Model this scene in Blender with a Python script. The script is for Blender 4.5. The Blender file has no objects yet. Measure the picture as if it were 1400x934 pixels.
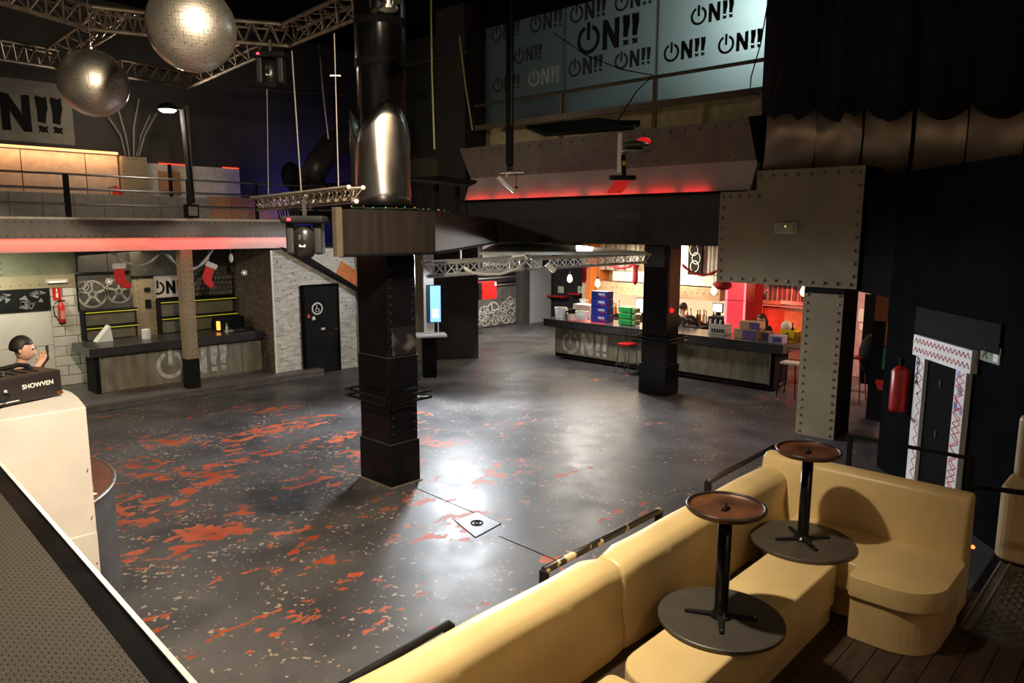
import bpy, bmesh, math, random
from mathutils import Vector, Matrix
random.seed(7)
S = bpy.context.scene
COL = S.collection
PI = math.pi

# ------------------------------------------------------------------ camera
# solved from the photograph's vanishing points: x runs right-forward, y left-forward, z up, dance floor z = 0
H = 3.5
F = 996.0
def V(*a): return Vector(a)
_A = V(950, -151, F).normalized(); _B = V(-1070, -157, F).normalized()
_Z = _A.cross(_B).normalized()
if _Z.y > 0: _Z = -_Z
_B = _Z.cross(_A).normalized()
if _B.z < 0: _B = -_B
def _w(v): return V(_A.dot(v), _B.dot(v), _Z.dot(v))
cam_d = bpy.data.cameras.new('camera'); cam = bpy.data.objects.new('camera', cam_d); COL.objects.link(cam)
cx_, cy_, cz_ = _w(V(1, 0, 0)), _w(V(0, -1, 0)), _w(V(0, 0, -1))
cam.matrix_world = Matrix(((cx_.x, cy_.x, cz_.x, 0), (cx_.y, cy_.y, cz_.y, 0), (cx_.z, cy_.z, cz_.z, H), (0, 0, 0, 1)))
cam_d.sensor_width = 36; cam_d.lens = F / 1400 * 36; cam_d.clip_start = .05; cam_d.clip_end = 200
S.camera = cam
C0 = V(0, 0, H)
def ray(px, py): return _w(V(px - 700, py - 467, F))
def AZ(px, py, z): d = ray(px, py); return C0 + d * ((z - H) / d.z)     # measured pixel -> point on a plane of the room
def AX(px, py, x): d = ray(px, py); return C0 + d * (x / d.x)
def AY(px, py, y): d = ray(px, py); return C0 + d * (y / d.y)

# ------------------------------------------------------------------ view, world
S.view_settings.view_transform = 'Standard'; S.view_settings.look = 'None'
S.view_settings.exposure = 0.0; S.view_settings.gamma = 1.0; S.view_settings.use_curve_mapping = False
w = bpy.data.worlds.new('world'); S.world = w; w.use_nodes = True
w.node_tree.nodes['Background'].inputs[0].default_value = (.9, .85, .8, 1)
w.node_tree.nodes['Background'].inputs[1].default_value = .012

# ------------------------------------------------------------------ lights
def light(name, kind, loc, energy, col, size=.3, target=None, size_y=None, spot=None, blend=.3):
    d = bpy.data.lights.new(name, kind); d.energy = energy; d.color = col
    if kind == 'AREA':
        d.size = size
        if size_y: d.shape = 'RECTANGLE'; d.size_y = size_y
    else: d.shadow_soft_size = size
    if spot: d.spot_size = math.radians(spot); d.spot_blend = blend
    o = bpy.data.objects.new(name, d); COL.objects.link(o); o.location = loc
    if target is not None: o.rotation_euler = (V(*target) - V(*loc)).to_track_quat('-Z', 'Y').to_euler()
    return o
WARM = (1, .84, .62); COOL = (.88, .94, 1.0)
light('flood_key', 'SPOT', (2.1, 2.9, 5.9), 2750, WARM, .10, (2.1, 7.2, .2), spot=148, blend=.95)
light('flood_under_gallery', 'SPOT', (10.0, 10.9, 2.72), 2200, COOL, .32, (6.6, 7.0, 0), spot=155, blend=.6)
light('stone_wall_fill', 'SPOT', (10.2, 12.4, 3.05), 150, COOL, .12, (9.0, 15.6, 1.2), spot=95, blend=.5)  # added fill to brighten the stone wall, no such lamp hangs there
light('bar_ceiling_lamp', 'AREA', (14.2, 11.0, 3.0), 150, (1, .95, .88), .4, (12.5, 9.0, 0))
light('corridor_lamp', 'AREA', (17.2, 16.2, 3.0), 160, (1, .97, .92), .8, (17.2, 16.6, 0))
light('bar_work_lamp', 'AREA', (17.4, 12.0, 3.0), 360, (1, .82, .60), 1.0, (17.6, 11.9, 0), size_y=3)
light('bar_red_lamp', 'AREA', (18.2, 7.9, 1.7), 26, (1, .10, .06), .7, (18.6, 8.0, 0.5), size_y=1.6)
light('left_bar_lamp', 'AREA', (5.6, 16.9, 2.95), 28, (1, .80, .52), 1.2, (5.8, 16.9, 0))
light('left_corner_lamp', 'AREA', (3.3, 16.4, 2.95), 45, (.95, 1, .75), .5, (3.4, 17.0, 0))
light('glass_room_lamp', 'POINT', (14.3, 6.0, 7.5), 260, (.82, .97, 1.0), .2)
light('totem_fill', 'SPOT', (10.3, 12.3, 3.0), 60, COOL, .1, (11.0, 13.0, 1.6), spot=60)  # added spot to whiten the vending totem, not a fitting of the room
light('stair_blue_lamp', 'AREA', (11.6, 18.3, 4.3), 30, (.10, .08, 1), .4, (11.7, 19.5, 4.3))
light('flood_behind', 'AREA', (2.5, -3.0, 7.2), 130, (1, .80, .58), 1.2, (2.5, -4, 7.0))
light('right_passage_lamp', 'AREA', (16.6, 4.1, 2.45), 160, (1, .55, .42), .5, (17.6, 4.6, 0.6))
light('upper_wall_lamp', 'AREA', (6.0, 18.0, 6.2), 16, (1, .78, .55), .6, (6.5, 19.4, 5))

# ------------------------------------------------------------------ materials
MATS = {}
def nodes(name):
    m = bpy.data.materials.new(name); m.use_nodes = True
    return m, m.node_tree, m.node_tree.nodes['Principled BSDF']
def mat(name, col, rough=.5, metal=0, var=.12, scale=6, bump=0, bscale=60, emit=None, es=0, stretch=None, spec=None, col2=None, lo=.35, hi=.65):
    if name in MATS: return MATS[name]
    m, t, b = nodes(name)
    N = t.nodes.new; L = t.links.new
    tc = N('ShaderNodeTexCoord'); mp = N('ShaderNodeMapping'); L(tc.outputs['Object'], mp.inputs[0])
    if stretch: mp.inputs['Scale'].default_value = stretch
    nz = N('ShaderNodeTexNoise'); nz.inputs['Scale'].default_value = scale; nz.inputs['Detail'].default_value = 6
    L(mp.outputs[0], nz.inputs['Vector'])
    r = N('ShaderNodeValToRGB'); L(nz.outputs['Fac'], r.inputs[0])
    a = [max(0, c * (1 - var)) for c in col]; z = [min(1, c * (1 + var)) for c in col]
    if col2: a, z = col, col2
    r.color_ramp.elements[0].color = (*a, 1); r.color_ramp.elements[1].color = (*z, 1)
    r.color_ramp.elements[0].position = lo; r.color_ramp.elements[1].position = hi
    L(r.outputs[0], b.inputs['Base Color'])
    b.inputs['Roughness'].default_value = rough; b.inputs['Metallic'].default_value = metal
    if spec is not None: b.inputs['Specular IOR Level'].default_value = spec
    if bump:
        n2 = N('ShaderNodeTexNoise'); n2.inputs['Scale'].default_value = bscale; n2.inputs['Detail'].default_value = 4
        L(mp.outputs[0], n2.inputs['Vector'])
        bp = N('ShaderNodeBump'); bp.inputs['Strength'].default_value = bump; bp.inputs['Distance'].default_value = .02
        L(n2.outputs['Fac'], bp.inputs['Height']); L(bp.outputs[0], b.inputs['Normal'])
    if emit: b.inputs['Emission Color'].default_value = (*emit, 1); b.inputs['Emission Strength'].default_value = es
    MATS[name] = m
    return m
M = dict(
    black=mat('black_paint', (.006, .006, .006), .75, var=.4, spec=.2),
    matblack=mat('matt_black', (.004, .004, .004), .9, var=.3, spec=.1),
    blackgloss=mat('black_gloss', (.004, .004, .0045), .24, var=.4, scale=3, spec=.35),
    steel=mat('brushed_steel', (.34, .33, .31), .32, 1, var=.15, scale=4, stretch=(1, 1, 8)),
    chrome=mat('chrome_sheet', (.75, .72, .68), .27, 1, var=.15, scale=3, bump=.04, bscale=3),
    alu=mat('truss_metal', (.36, .32, .27), .42, .9, var=.25, scale=12),
    fascia=mat('fascia_grey', (.26, .235, .215), .45, var=.1, scale=3),
    fasciar=mat('fascia_taupe', (.24, .19, .15), .5, var=.12, scale=3),
    paintedgrey=mat('grey_lilac_panel', (.52, .46, .44), .4, var=.08, scale=2),
    plate=mat('khaki_plate', (.30, .245, .155), .55, var=.10, scale=2, bump=.04, bscale=12),
    rivet=mat('rivet', (.10, .08, .06), .45, .5, var=.4),
    rivetk=mat('rivet_khaki', (.20, .17, .12), .4, .4, var=.4),
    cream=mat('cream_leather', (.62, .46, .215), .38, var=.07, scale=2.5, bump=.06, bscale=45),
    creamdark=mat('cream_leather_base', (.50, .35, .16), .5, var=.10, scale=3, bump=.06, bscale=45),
    white=mat('white_paint', (.60, .55, .50), .45, var=.05, scale=3),
    whitehard=mat('white_plastic', (.85, .84, .82), .35, var=.03),
    wall=mat('dark_wall', (.020, .019, .019), .7, var=.3, scale=2),
    wallblue=mat('charcoal_wall', (.0035, .004, .005), .9, var=.4, scale=1.5, spec=.03),
    concrete=mat('bar_front', (.22, .205, .15), .6, var=.28, scale=3, stretch=(2.5, 2.5, .6), bump=.05),
    counter=mat('bar_counter', (.035, .035, .038), .30, var=.2, scale=5),
    greenwall=mat('olive_wall', (.22, .21, .14), .7, var=.1),
    brickw=mat('white_brick', (.60, .56, .50), .55, var=.1, scale=3),
    grout=mat('grout', (.30, .275, .24), .8), groutd=mat('grout_dark', (.10, .095, .085), .9),
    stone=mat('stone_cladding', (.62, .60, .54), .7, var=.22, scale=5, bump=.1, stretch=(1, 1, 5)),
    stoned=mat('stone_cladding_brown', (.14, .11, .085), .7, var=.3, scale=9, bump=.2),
    red=mat('red_paint', (.55, .012, .012), .35, var=.1),
    redcloth=mat('red_felt', (.75, .03, .03), .7, var=.15, scale=20, bump=.1),
    fluff=mat('white_fur', (.75, .72, .70), .9, var=.15, scale=30, bump=.4),
    tinsel=mat('silver_tinsel', (.55, .55, .57), .35, .6, var=.4, scale=60, bump=.6),
    skin=mat('skin', (.55, .32, .22), .5, var=.08),
    blackcloth=mat('black_cloth', (.010, .010, .011), .85, var=.3),
    printcloth=mat('patterned_cloth', (.015, .014, .018), .85, col2=(.45, .43, .42), scale=14, lo=.58, hi=.64),
    hair=mat('dark_hair', (.012, .009, .007), .6, var=.4, scale=30),
    hairbrown=mat('brown_hair', (.05, .028, .016), .6, var=.4, scale=30),
    blue=mat('blue_card', (.02, .035, .30), .4, var=.1),
    green=mat('green_wrap', (.02, .28, .07), .25, var=.3),
    card=mat('cardboard', (.42, .28, .15), .7, var=.08),
    purple=mat('purple_print', (.11, .08, .28), .5, var=.1),
    yellow=mat('yellow_plastic', (.80, .58, .01), .4, var=.05),
    orange=mat('orange_paint', (.55, .16, .035), .5, var=.1),
    orangewood=mat('orange_wood', (.42, .20, .09), .55, var=.15, stretch=(.5, .5, 6)),
    greydoor=mat('grey_metal_door', (.50, .52, .54), .4, var=.04),
    sign=mat('sign_white', (.75, .76, .70), .5, var=.02),
    signgreen=mat('sign_green', (.25, .42, .25), .5, var=.05),
    letters=mat('black_print', (.007, .007, .007), .85, var=.1, spec=.1),
    letterw=mat('worn_white_print', (.50, .49, .45), .6, var=.3, scale=10),
    grating=mat('diamond_plate', (.22, .22, .21), .35, .9, var=.2),
    rubber=mat('ribbed_rubber_mat', (.060, .050, .034), .75, var=.25, scale=20),
    brown=mat('brown_stage_top', (.13, .045, .028), .4, var=.15, scale=4),
    stage=mat('stage_side', (.055, .052, .050), .5, var=.3, scale=2, stretch=(1, 1, 3)),
    rust=mat('rusty_table_base', (.055, .022, .012), .45, .2, col2=(.17, .065, .028), scale=7, bump=.1),
    tabletop=mat('slate_table_top', (.052, .044, .036), .45, var=.12, scale=12),
    darkwood=mat('dark_plank_floor', (.035, .020, .013), .5, var=.35, scale=4, stretch=(1, 6, 1)),
    pane=mat('dark_pane', (.01, .01, .012), .15),
    slab=mat('slab_edge', (.030, .022, .018), .45, var=.25, scale=2, stretch=(6, 6, .4)),
    beige=mat('beige_box', (.55, .52, .46), .5),
    wornred=mat('worn_rail', (.015, .012, .010), .4, col2=(.50, .38, .22), scale=7, lo=.56, hi=.58),
)
def emis(name, col, s):
    if name in MATS: return MATS[name]
    m, t, b = nodes(name)
    b.inputs['Base Color'].default_value = (*[c * .5 for c in col], 1)
    b.inputs['Emission Color'].default_value = (*col, 1); b.inputs['Emission Strength'].default_value = s
    MATS[name] = m; return m
E_warm = emis('led_warm', (1, .45, .16), 2.2); E_red = emis('led_red', (1, .07, .03), 1.4); E_bulb = emis('bulb_glow', (1, .55, .20), 14)
E_white = emis('lamp_white', (1, .93, .80), 25); E_scr = emis('screen_white', (.95, .97, 1), 1.6); E_blue = emis('screen_blue', (.25, .55, 1), 1.5)
E_yel = emis('led_yellow', (.85, .75, .02), .7); E_pink = emis('column_glow', (1, .06, .09), .75); E_pinkw = emis('column_edge_glow', (1, .28, .30), 1.3)
E_dot = emis('red_dot', (1, .10, .02), 6); E_shelf = emis('backlit_shelf', (1, .72, .42), 1.0)

def floor_mat():
    m, t, b = nodes('worn_dance_floor'); N = t.nodes.new; L = t.links.new
    tc = N('ShaderNodeTexCoord')
    def noise(scale, detail=6, dist=0, mscale=None, rough=.5):
        mp = N('ShaderNodeMapping'); L(tc.outputs['Object'], mp.inputs[0])
        mp.inputs['Rotation'].default_value = (0, 0, math.radians(43))
        if mscale: mp.inputs['Scale'].default_value = mscale
        n = N('ShaderNodeTexNoise'); n.inputs['Scale'].default_value = scale; n.inputs['Detail'].default_value = detail
        n.inputs['Distortion'].default_value = dist; n.inputs['Roughness'].default_value = rough
        L(mp.outputs[0], n.inputs['Vector']); return n.outputs['Fac']
    def math_(op, a, c=None):
        n = N('ShaderNodeMath'); n.operation = op
        for i, v in enumerate((a, c)):
            if v is None: continue
            if isinstance(v, (int, float)): n.inputs[i].default_value = v
            else: L(v, n.inputs[i])
        return n.outputs[0]
    def ramp(f, p0, p1, c0=(0, 0, 0, 1), c1=(1, 1, 1, 1)):
        r = N('ShaderNodeValToRGB'); L(f, r.inputs[0]); e = r.color_ramp.elements
        e[0].position = p0; e[1].position = p1; e[0].color = c0; e[1].color = c1; return r.outputs[0]
    sx = N('ShaderNodeSeparateXYZ'); L(tc.outputs['Object'], sx.inputs[0])
    # wear: strongest where people dance, around (4, 9), fading towards the bar on the right
    dx = math_('MULTIPLY', math_('SUBTRACT', sx.outputs[0], 4.5), .27); dy = math_('MULTIPLY', math_('SUBTRACT', sx.outputs[1], 9.5), .27)
    d2 = math_('ADD', math_('MULTIPLY', dx, dx), math_('MULTIPLY', dy, dy))
    wear = math_('MULTIPLY', math_('MINIMUM', d2, 2.4), -.062)
    big = noise(.95, 3, .4, (.8, 1.2, 1))
    flakes = noise(5.2, 8, .3, (.8, 1.2, 1), .62)
    v = math_('ADD', math_('ADD', flakes, math_('MULTIPLY', math_('SUBTRACT', big, .5), .75)), wear)
    fl = ramp(v, .572, .578)
    rim = ramp(v, .560, .572)
    chips = ramp(math_('ADD', math_('ADD', noise(15, 4, .3), math_('MULTIPLY', wear, .2)), math_('MULTIPLY', math_('SUBTRACT', noise(2.0, 3), .5), .4)), .640, .652)
    def mix(f, a, c, bl='MIX'):
        n = N('ShaderNodeMix'); n.data_type = 'RGBA'; n.blend_type = bl
        if isinstance(f, (int, float)): n.inputs[0].default_value = f
        else: L(f, n.inputs[0])
        for i, vv in ((6, a), (7, c)):
            if isinstance(vv, tuple): n.inputs[i].default_value = vv
            else: L(vv, n.inputs[i])
        return n.outputs[2]
    base = ramp(noise(1.1, 8, .5), .3, .75, (.044, .043, .046, 1), (.105, .100, .099, 1))
    orange = ramp(noise(1.6, 4), .35, .7, (.33, .050, .018, 1), (.48, .115, .055, 1))
    c = mix(chips, base, (.34, .26, .20, 1))
    c = mix(math_('MULTIPLY', rim, .6), c, (.25, .20, .16, 1))
    c = mix(fl, c, orange)
    L(c, b.inputs['Base Color']); b.inputs['Specular IOR Level'].default_value = .17
    rr = ramp(noise(1.6, 5, .6), .3, .7, (.36, .36, .36, 1), (.50, .50, .50, 1))
    L(mix(fl, rr, (.55, .55, .55, 1)), b.inputs['Roughness'])
    bp = N('ShaderNodeBump'); bp.inputs['Strength'].default_value = .25; bp.inputs['Distance'].default_value = .004
    L(math_('SUBTRACT', math_('MULTIPLY', noise(9, 5), .5), rim), bp.inputs['Height']); L(bp.outputs[0], b.inputs['Normal'])
    return m
M['floor'] = floor_mat()

def glass_mat(name, col, rough=.45, emi=0):
    m, t, b = nodes(name); N = t.nodes.new; L = t.links.new
    out = t.nodes['Material Output']
    tr = N('ShaderNodeBsdfTranslucent'); tr.inputs[0].default_value = (*col, 1)
    b.inputs['Base Color'].default_value = (*[c * .16 for c in col], 1); b.inputs['Roughness'].default_value = rough
    mx = N('ShaderNodeMixShader'); mx.inputs[0].default_value = .55
    L(b.outputs[0], mx.inputs[1]); L(tr.outputs[0], mx.inputs[2]); L(mx.outputs[0], out.inputs[0])
    return m
M['frost'] = glass_mat('frosted_glass', (.80, .87, .84))
def clear_mat(name, col=(.9, .95, 1), rough=.05, fac=.75):
    m, t, b = nodes(name); N = t.nodes.new; L = t.links.new
    out = t.nodes['Material Output']
    tr = N('ShaderNodeBsdfTransparent'); tr.inputs[0].default_value = (*col, 1)
    b.inputs['Base Color'].default_value = (*col, 1); b.inputs['Roughness'].default_value = rough
    mx = N('ShaderNodeMixShader'); mx.inputs[0].default_value = fac
    L(b.outputs[0], mx.inputs[1]); L(tr.outputs[0], mx.inputs[2]); L(mx.outputs[0], out.inputs[0])
    return m
M['clear'] = clear_mat('clear_plastic', fac=.6)

def disco_mat():
    m, t, b = nodes('mirror_tiles'); N = t.nodes.new; L = t.links.new
    b.inputs['Base Color'].default_value = (.88, .80, .68, 1); b.inputs['Metallic'].default_value = 1; b.inputs['Roughness'].default_value = .44; b.inputs['Coat Weight'].default_value = 1; b.inputs['Coat Roughness'].default_value = .16
    return m
M['mirror'] = disco_mat()

# ------------------------------------------------------------------ object helpers
MW = {}
def tag(o, label=None, cat=None, group=None, kind=None):
    if label: o['label'] = label
    if cat: o['category'] = cat
    if group: o['group'] = group
    if kind: o['kind'] = kind
    return o
def thing(name, label, cat, loc=(0, 0, 0), rz=0, group=None):
    o = bpy.data.objects.new(name, None); COL.objects.link(o); o.empty_display_size = .1
    o.location = loc; o.rotation_euler = (0, 0, rz)
    MW[o] = Matrix.Translation(V(*loc)) @ Matrix.Rotation(rz, 4, 'Z')
    return tag(o, label, cat, group)
class MB:
    """collects world-space shapes, build() links them as one mesh object"""
    def __init__(s): s.v = []; s.f = []
    def add(s, vs, fs):
        n = len(s.v); s.v += [tuple(v) for v in vs]; s.f += [tuple(i + n for i in f) for f in fs]; return s
    def box(s, a, b):
        x0, y0, z0 = a; x1, y1, z1 = b
        return s.add([(x0, y0, z0), (x1, y0, z0), (x1, y1, z0), (x0, y1, z0), (x0, y0, z1), (x1, y0, z1), (x1, y1, z1), (x0, y1, z1)],
                     [(0, 3, 2, 1), (4, 5, 6, 7), (0, 1, 5, 4), (1, 2, 6, 5), (2, 3, 7, 6), (3, 0, 4, 7)])
    def obox(s, c, u, v, w_):       # centre and three half-axis vectors
        c, u, v, w_ = V(*c), V(*u), V(*v), V(*w_)
        P = [c + u * i + v * j + w_ * k for k in (-1, 1) for j in (-1, 1) for i in (-1, 1)]
        return s.add(P, [(0, 2, 3, 1), (4, 5, 7, 6), (0, 1, 5, 4), (1, 3, 7, 5), (3, 2, 6, 7), (2, 0, 4, 6)])
    def prism(s, pts, z0, z1):
        n = len(pts)
        return s.add([(p[0], p[1], z0) for p in pts] + [(p[0], p[1], z1) for p in pts],
                     [tuple(range(n - 1, -1, -1)), tuple(range(n, 2 * n))] + [(i, (i + 1) % n, n + (i + 1) % n, n + i) for i in range(n)])
    def extr(s, pts, d):            # closed 3-D outline swept along vector d
        n = len(pts); d = V(*d); q = [V(*p) for p in pts]
        return s.add(q + [p + d for p in q], [tuple(range(n - 1, -1, -1)), tuple(range(n, 2 * n))] + [(i, (i + 1) % n, n + (i + 1) % n, n + i) for i in range(n)])
    def tube(s, P, r, n=8, closed=False):
        P = [V(*p) for p in P]; rs = r if isinstance(r, (list, tuple)) else [r] * len(P)
        rings = []; up = V(0, 0, 1)
        for i, p in enumerate(P):
            if closed: d = (P[(i + 1) % len(P)] - P[i - 1])
            else: d = (P[min(i + 1, len(P) - 1)] - P[max(i - 1, 0)])
            d.normalize()
            a = d.cross(up) if abs(d.dot(up)) < .95 else d.cross(V(1, 0, 0))
            a.normalize(); b = d.cross(a)
            rings.append([p + (a * math.cos(2 * PI * k / n) + b * math.sin(2 * PI * k / n)) * rs[i] for k in range(n)])
        vs = [v for r_ in rings for v in r_]; fs = []
        m = len(P)
        for i in range(m if closed else m - 1):
            for k in range(n):
                fs.append((i * n + k, i * n + (k + 1) % n, ((i + 1) % m) * n + (k + 1) % n, ((i + 1) % m) * n + k))
        if not closed: fs += [tuple(range(n - 1, -1, -1)), tuple((m - 1) * n + k for k in range(n))]
        return s.add(vs, fs)
    def lathe(s, c, prof, n=32):     # prof: (radius, z) list, closed at ends
        c = V(*c); vs = []; fs = []
        for r, z in prof: vs += [c + V(r * math.cos(2 * PI * k / n), r * math.sin(2 * PI * k / n), z) for k in range(n)]
        for i in range(len(prof) - 1):
            for k in range(n): fs.append((i * n + k, i * n + (k + 1) % n, (i + 1) * n + (k + 1) % n, (i + 1) * n + k))
        fs += [tuple(range(n - 1, -1, -1)), tuple((len(prof) - 1) * n + k for k in range(n))]
        return s.add(vs, fs)
    def ball(s, c, r, n=12, sq=(1, 1, 1)):
        c = V(*c); vs = []; fs = []; m = max(4, n // 2)
        for i in range(m + 1):
            t = PI * i / m; rr = max(1e-4, math.sin(t))
            vs += [c + V(r * rr * math.cos(2 * PI * k / n) * sq[0], r * rr * math.sin(2 * PI * k / n) * sq[1], -r * math.cos(t) * sq[2]) for k in range(n)]
        for i in range(m):
            for k in range(n): fs.append((i * n + k, i * n + (k + 1) % n, (i + 1) * n + (k + 1) % n, (i + 1) * n + k))
        return s.add(vs, fs)
    def build(s, name, m, parent=None, smooth=False, bevel=0, seg=2, kind=None, subd=0, clean=False):
        me = bpy.data.meshes.new(name)
        inv = Matrix.Identity(4)
        p = parent
        if p is not None: inv = MW[p].inverted() if p in MW else Matrix.Identity(4)
        me.from_pydata([tuple(inv @ V(*v)) for v in s.v], [], s.f); me.materials.append(m)
        if clean:
            bm = bmesh.new(); bm.from_mesh(me); bmesh.ops.remove_doubles(bm, verts=bm.verts, dist=1e-5)
            bmesh.ops.recalc_face_normals(bm, faces=bm.faces); bm.to_mesh(me); bm.free()
        if smooth:
            for q in me.polygons: q.use_smooth = True
        o = bpy.data.objects.new(name, me); COL.objects.link(o)
        if parent is not None: o.parent = parent; MW[o] = MW.get(parent, Matrix.Identity(4)).copy()
        if bevel:
            b = o.modifiers.new('b', 'BEVEL'); b.width = bevel; b.segments = seg; b.limit_method = 'ANGLE'
        if subd:
            b = o.modifiers.new('s', 'SUBSURF'); b.levels = subd; b.render_levels = subd
        if kind: o['kind'] = kind
        return o
def struct(name, mb, m, parent=None, **k):
    return mb.build(name, m, parent, kind=('structure' if parent is None else None), **k)
def rivets(pts, nrm, r=.02, n=6):
    """domed rivet heads at points, standing along nrm"""
    mb = MB(); nrm = V(*nrm).normalized()
    a = nrm.cross(V(0, 0, 1)); a = a.normalized() if a.length > .1 else V(1, 0, 0); b = nrm.cross(a)
    for p in pts:
        p = V(*p); vs = []
        for rr, h in ((1, 0), (.8, .45), (.0, .7)):
            if rr: vs += [p + (a * math.cos(2 * PI * k / n) + b * math.sin(2 * PI * k / n)) * r * rr + nrm * r * h for k in range(n)]
        vs.append(p + nrm * r * .7)
        fs = [(k, (k + 1) % n, n + (k + 1) % n, n + k) for k in range(n)] + [(n + k, n + (k + 1) % n, 2 * n) for k in range(n)]
        mb.add(vs, fs)
    return mb
def line_pts(a, b, n): a, b = V(*a), V(*b); return [a.lerp(b, i / (n - 1)) for i in range(n)]
def copy_tree(o, parent=None):
    c = o.copy(); COL.objects.link(c); c.parent = parent
    for ch in [x for x in bpy.data.objects if x.parent == o]: copy_tree(ch, c)
    return c
def logo(mb, O, u, v, h, nrm, t=.004, worn=False):
    """power symbol, N and two exclamation marks; O = lower-left, u/v unit axes, h = letter height"""
    O, u, v, nrm = V(*O), V(*u).normalized(), V(*v).normalized(), V(*nrm).normalized()
    P = lambda x, y: O + u * x * h + v * y * h
    def poly(pts): mb.extr([P(*p) for p in pts], nrm * t)
    n = 28; g0 = math.radians(112); g1 = math.radians(428)
    for i in range(n):
        a = g0 + (g1 - g0) * i / n; b = g0 + (g1 - g0) * (i + 1) / n
        R0, R1 = .36, .50
        poly([(.5 + R0 * math.cos(a), .47 + R0 * math.sin(a)), (.5 + R1 * math.cos(a), .47 + R1 * math.sin(a)),
              (.5 + R1 * math.cos(b), .47 + R1 * math.sin(b)), (.5 + R0 * math.cos(b), .47 + R0 * math.sin(b))])
    poly([(.43, .45), (.57, .45), (.57, 1.05), (.43, 1.05)])
    poly([(1.12, 0), (1.32, .0), (1.32, .98), (1.12, 1)]); poly([(1.62, 0), (1.82, .0), (1.82, 1.0), (1.62, .98)])
    poly([(1.32, .98), (1.32, .55), (1.62, 0), (1.62, .45)])
    for x in (1.95, 2.32):
        k = [(x + .03, .30), (x + .22, .27), (x + .25, .5), (x + .30, .70), (x + .28, 1.02), (x + .20, .97), (x + .04, 1.02), (x + .0, .95), (x + .04, .6)]
        poly(k)
        poly([(x + .02, .0), (x + .10, .05), (x + .14, 0), (x + .18, .05), (x + .27, .0), (x + .24, .10), (x + .28, .20), (x + .16, .17), (x + .10, .21), (x + .02, .19), (x + .06, .1)])
    return mb
def text(body, size, m, parent, M4, name='lettering', extrude=.002, space=1.0, lines=1.0, align='CENTER'):
    c = bpy.data.curves.new(name, 'FONT'); c.body = body; c.size = size; c.extrude = extrude; c.align_x = align; c.align_y = 'CENTER'
    c.space_character = space; c.space_line = lines; c.materials.append(m); c.offset = size * .012
    o = bpy.data.objects.new(name, c); COL.objects.link(o)
    bpy.context.view_layer.update()
    me = bpy.data.meshes.new_from_object(o.evaluated_get(bpy.context.evaluated_depsgraph_get())); bpy.data.objects.remove(o)
    me.transform(M4 if parent is None else MW.get(parent, Matrix.Identity(4)).inverted() @ M4)
    o = bpy.data.objects.new(name, me); COL.objects.link(o); o.parent = parent
    if parent is not None: MW[o] = MW.get(parent, Matrix.Identity(4)).copy()
    return o
def frame4(O, u, v):
    u = V(*u).normalized(); v = V(*v).normalized(); n = u.cross(v)
    return Matrix(((u.x, v.x, n.x, O[0]), (u.y, v.y, n.y, O[1]), (u.z, v.z, n.z, O[2]), (0, 0, 0, 1)))

# ================================================================== THE SETTING
struct('floor', MB().box((-3, -4, -.2), (26, 22, 0)), M['floor'])
struct('ceiling', MB().box((-3, -4, 8.8), (26, 22, 9)), M['matblack'])
struct('wall_back', MB().box((-3, -4.1, 0), (20, -3.9, 8.8)), mat('back_wall', (.62, .50, .36), .7))
struct('wall_side', MB().box((-3.1, -4, 0), (-2.9, 19.6, 8.8)), mat('side_wall', (.10, .085, .07), .7))
# left wall under the gallery, brick field and smooth panels on it
wl = struct('wall_left', MB().box((0, 17.5, 0), (8.4, 17.7, 3.06)), M['greenwall'])
wp_ = MB(); wp_.box((1.0, 17.46, 0), (4.42, 17.5, 1.05)); wp_.build('panel', M['white'], wl)
MB().box((1.0, 17.46, 1.06), (4.42, 17.5, 1.78)).build('panel', M['white'], wl)
tr = MB().box((1.0, 17.42, 2.26), (4.95, 17.5, 2.52)).build('riveted_band', M['plate'], wl)
rivets([(x, 17.42, z) for z in (2.33,) for x in [1.2 + .17 * i for i in range(22)]], (0, -1, 0), .016).build('rivet', M['rivet'], tr, kind='stuff')
rivets([(3.62 + .0 * i, 17.46, 2.56 + .12 * i) for i in range(5)], (0, -1, 0), .016).build('rivet', M['rivet'], wl, kind='stuff')
MB().box((4.42, 17.475, 0), (5.45, 17.5, 2.26)).build('grout_bed', M['grout'], wl)
brick_me = {}
for r in range(10):
    z0 = .16 + r * .212
    x = 4.42 - (.24 if r % 2 else 0)
    while x < 5.45:
        a, b = max(x + .008, 4.43), min(x + .472, 5.45); x += .48
        if b - a < .05: continue
        MB().box((a, 17.452 + random.uniform(0, .006), z0), (b, 17.49, z0 + .198)).build('brick', M['brickw'], wl, bevel=.008, seg=1)
# stone clad block with the door, left of the black pillar
ws = struct('wall_stone', MB().prism([(8.4, 15.5), (10.65, 15.5), (10.65, 19.4), (8.4, 19.4)], 0, 3.05), M['groutd'])
mb = MB(); z = .0
def stone_rows(mb, a, b, nrm, z1, holes=()):
    a, b, n = V(*a), V(*b), V(*nrm); Lh = (b - a).length; d = (b - a) / Lh; z = 0
    while z < z1:
        h = random.uniform(.035, .062); s = -random.uniform(0, .2)
        while s < Lh:
            l = random.uniform(.16, .36); s0, s1 = max(s, 0), min(s + l, Lh); s += l
            for q in holes:
                if z < q[2] and s1 > q[0] and s0 < q[1]:
                    if s0 < q[0]: s1 = q[0]
                    elif s1 > q[1]: s0 = q[1]
                    else: s1 = s0
            if s1 - s0 < .02: continue
            t = random.uniform(.008, .05)
            p0, p1 = a + d * (s0 + .002), a + d * (s1 - .002)
            mb.extr([p0 + V(0, 0, z + .002), p1 + V(0, 0, z + .002), p1 + V(0, 0, z + h - .002), p0 + V(0, 0, z + h - .002)], n * t)
        z += h
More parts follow.
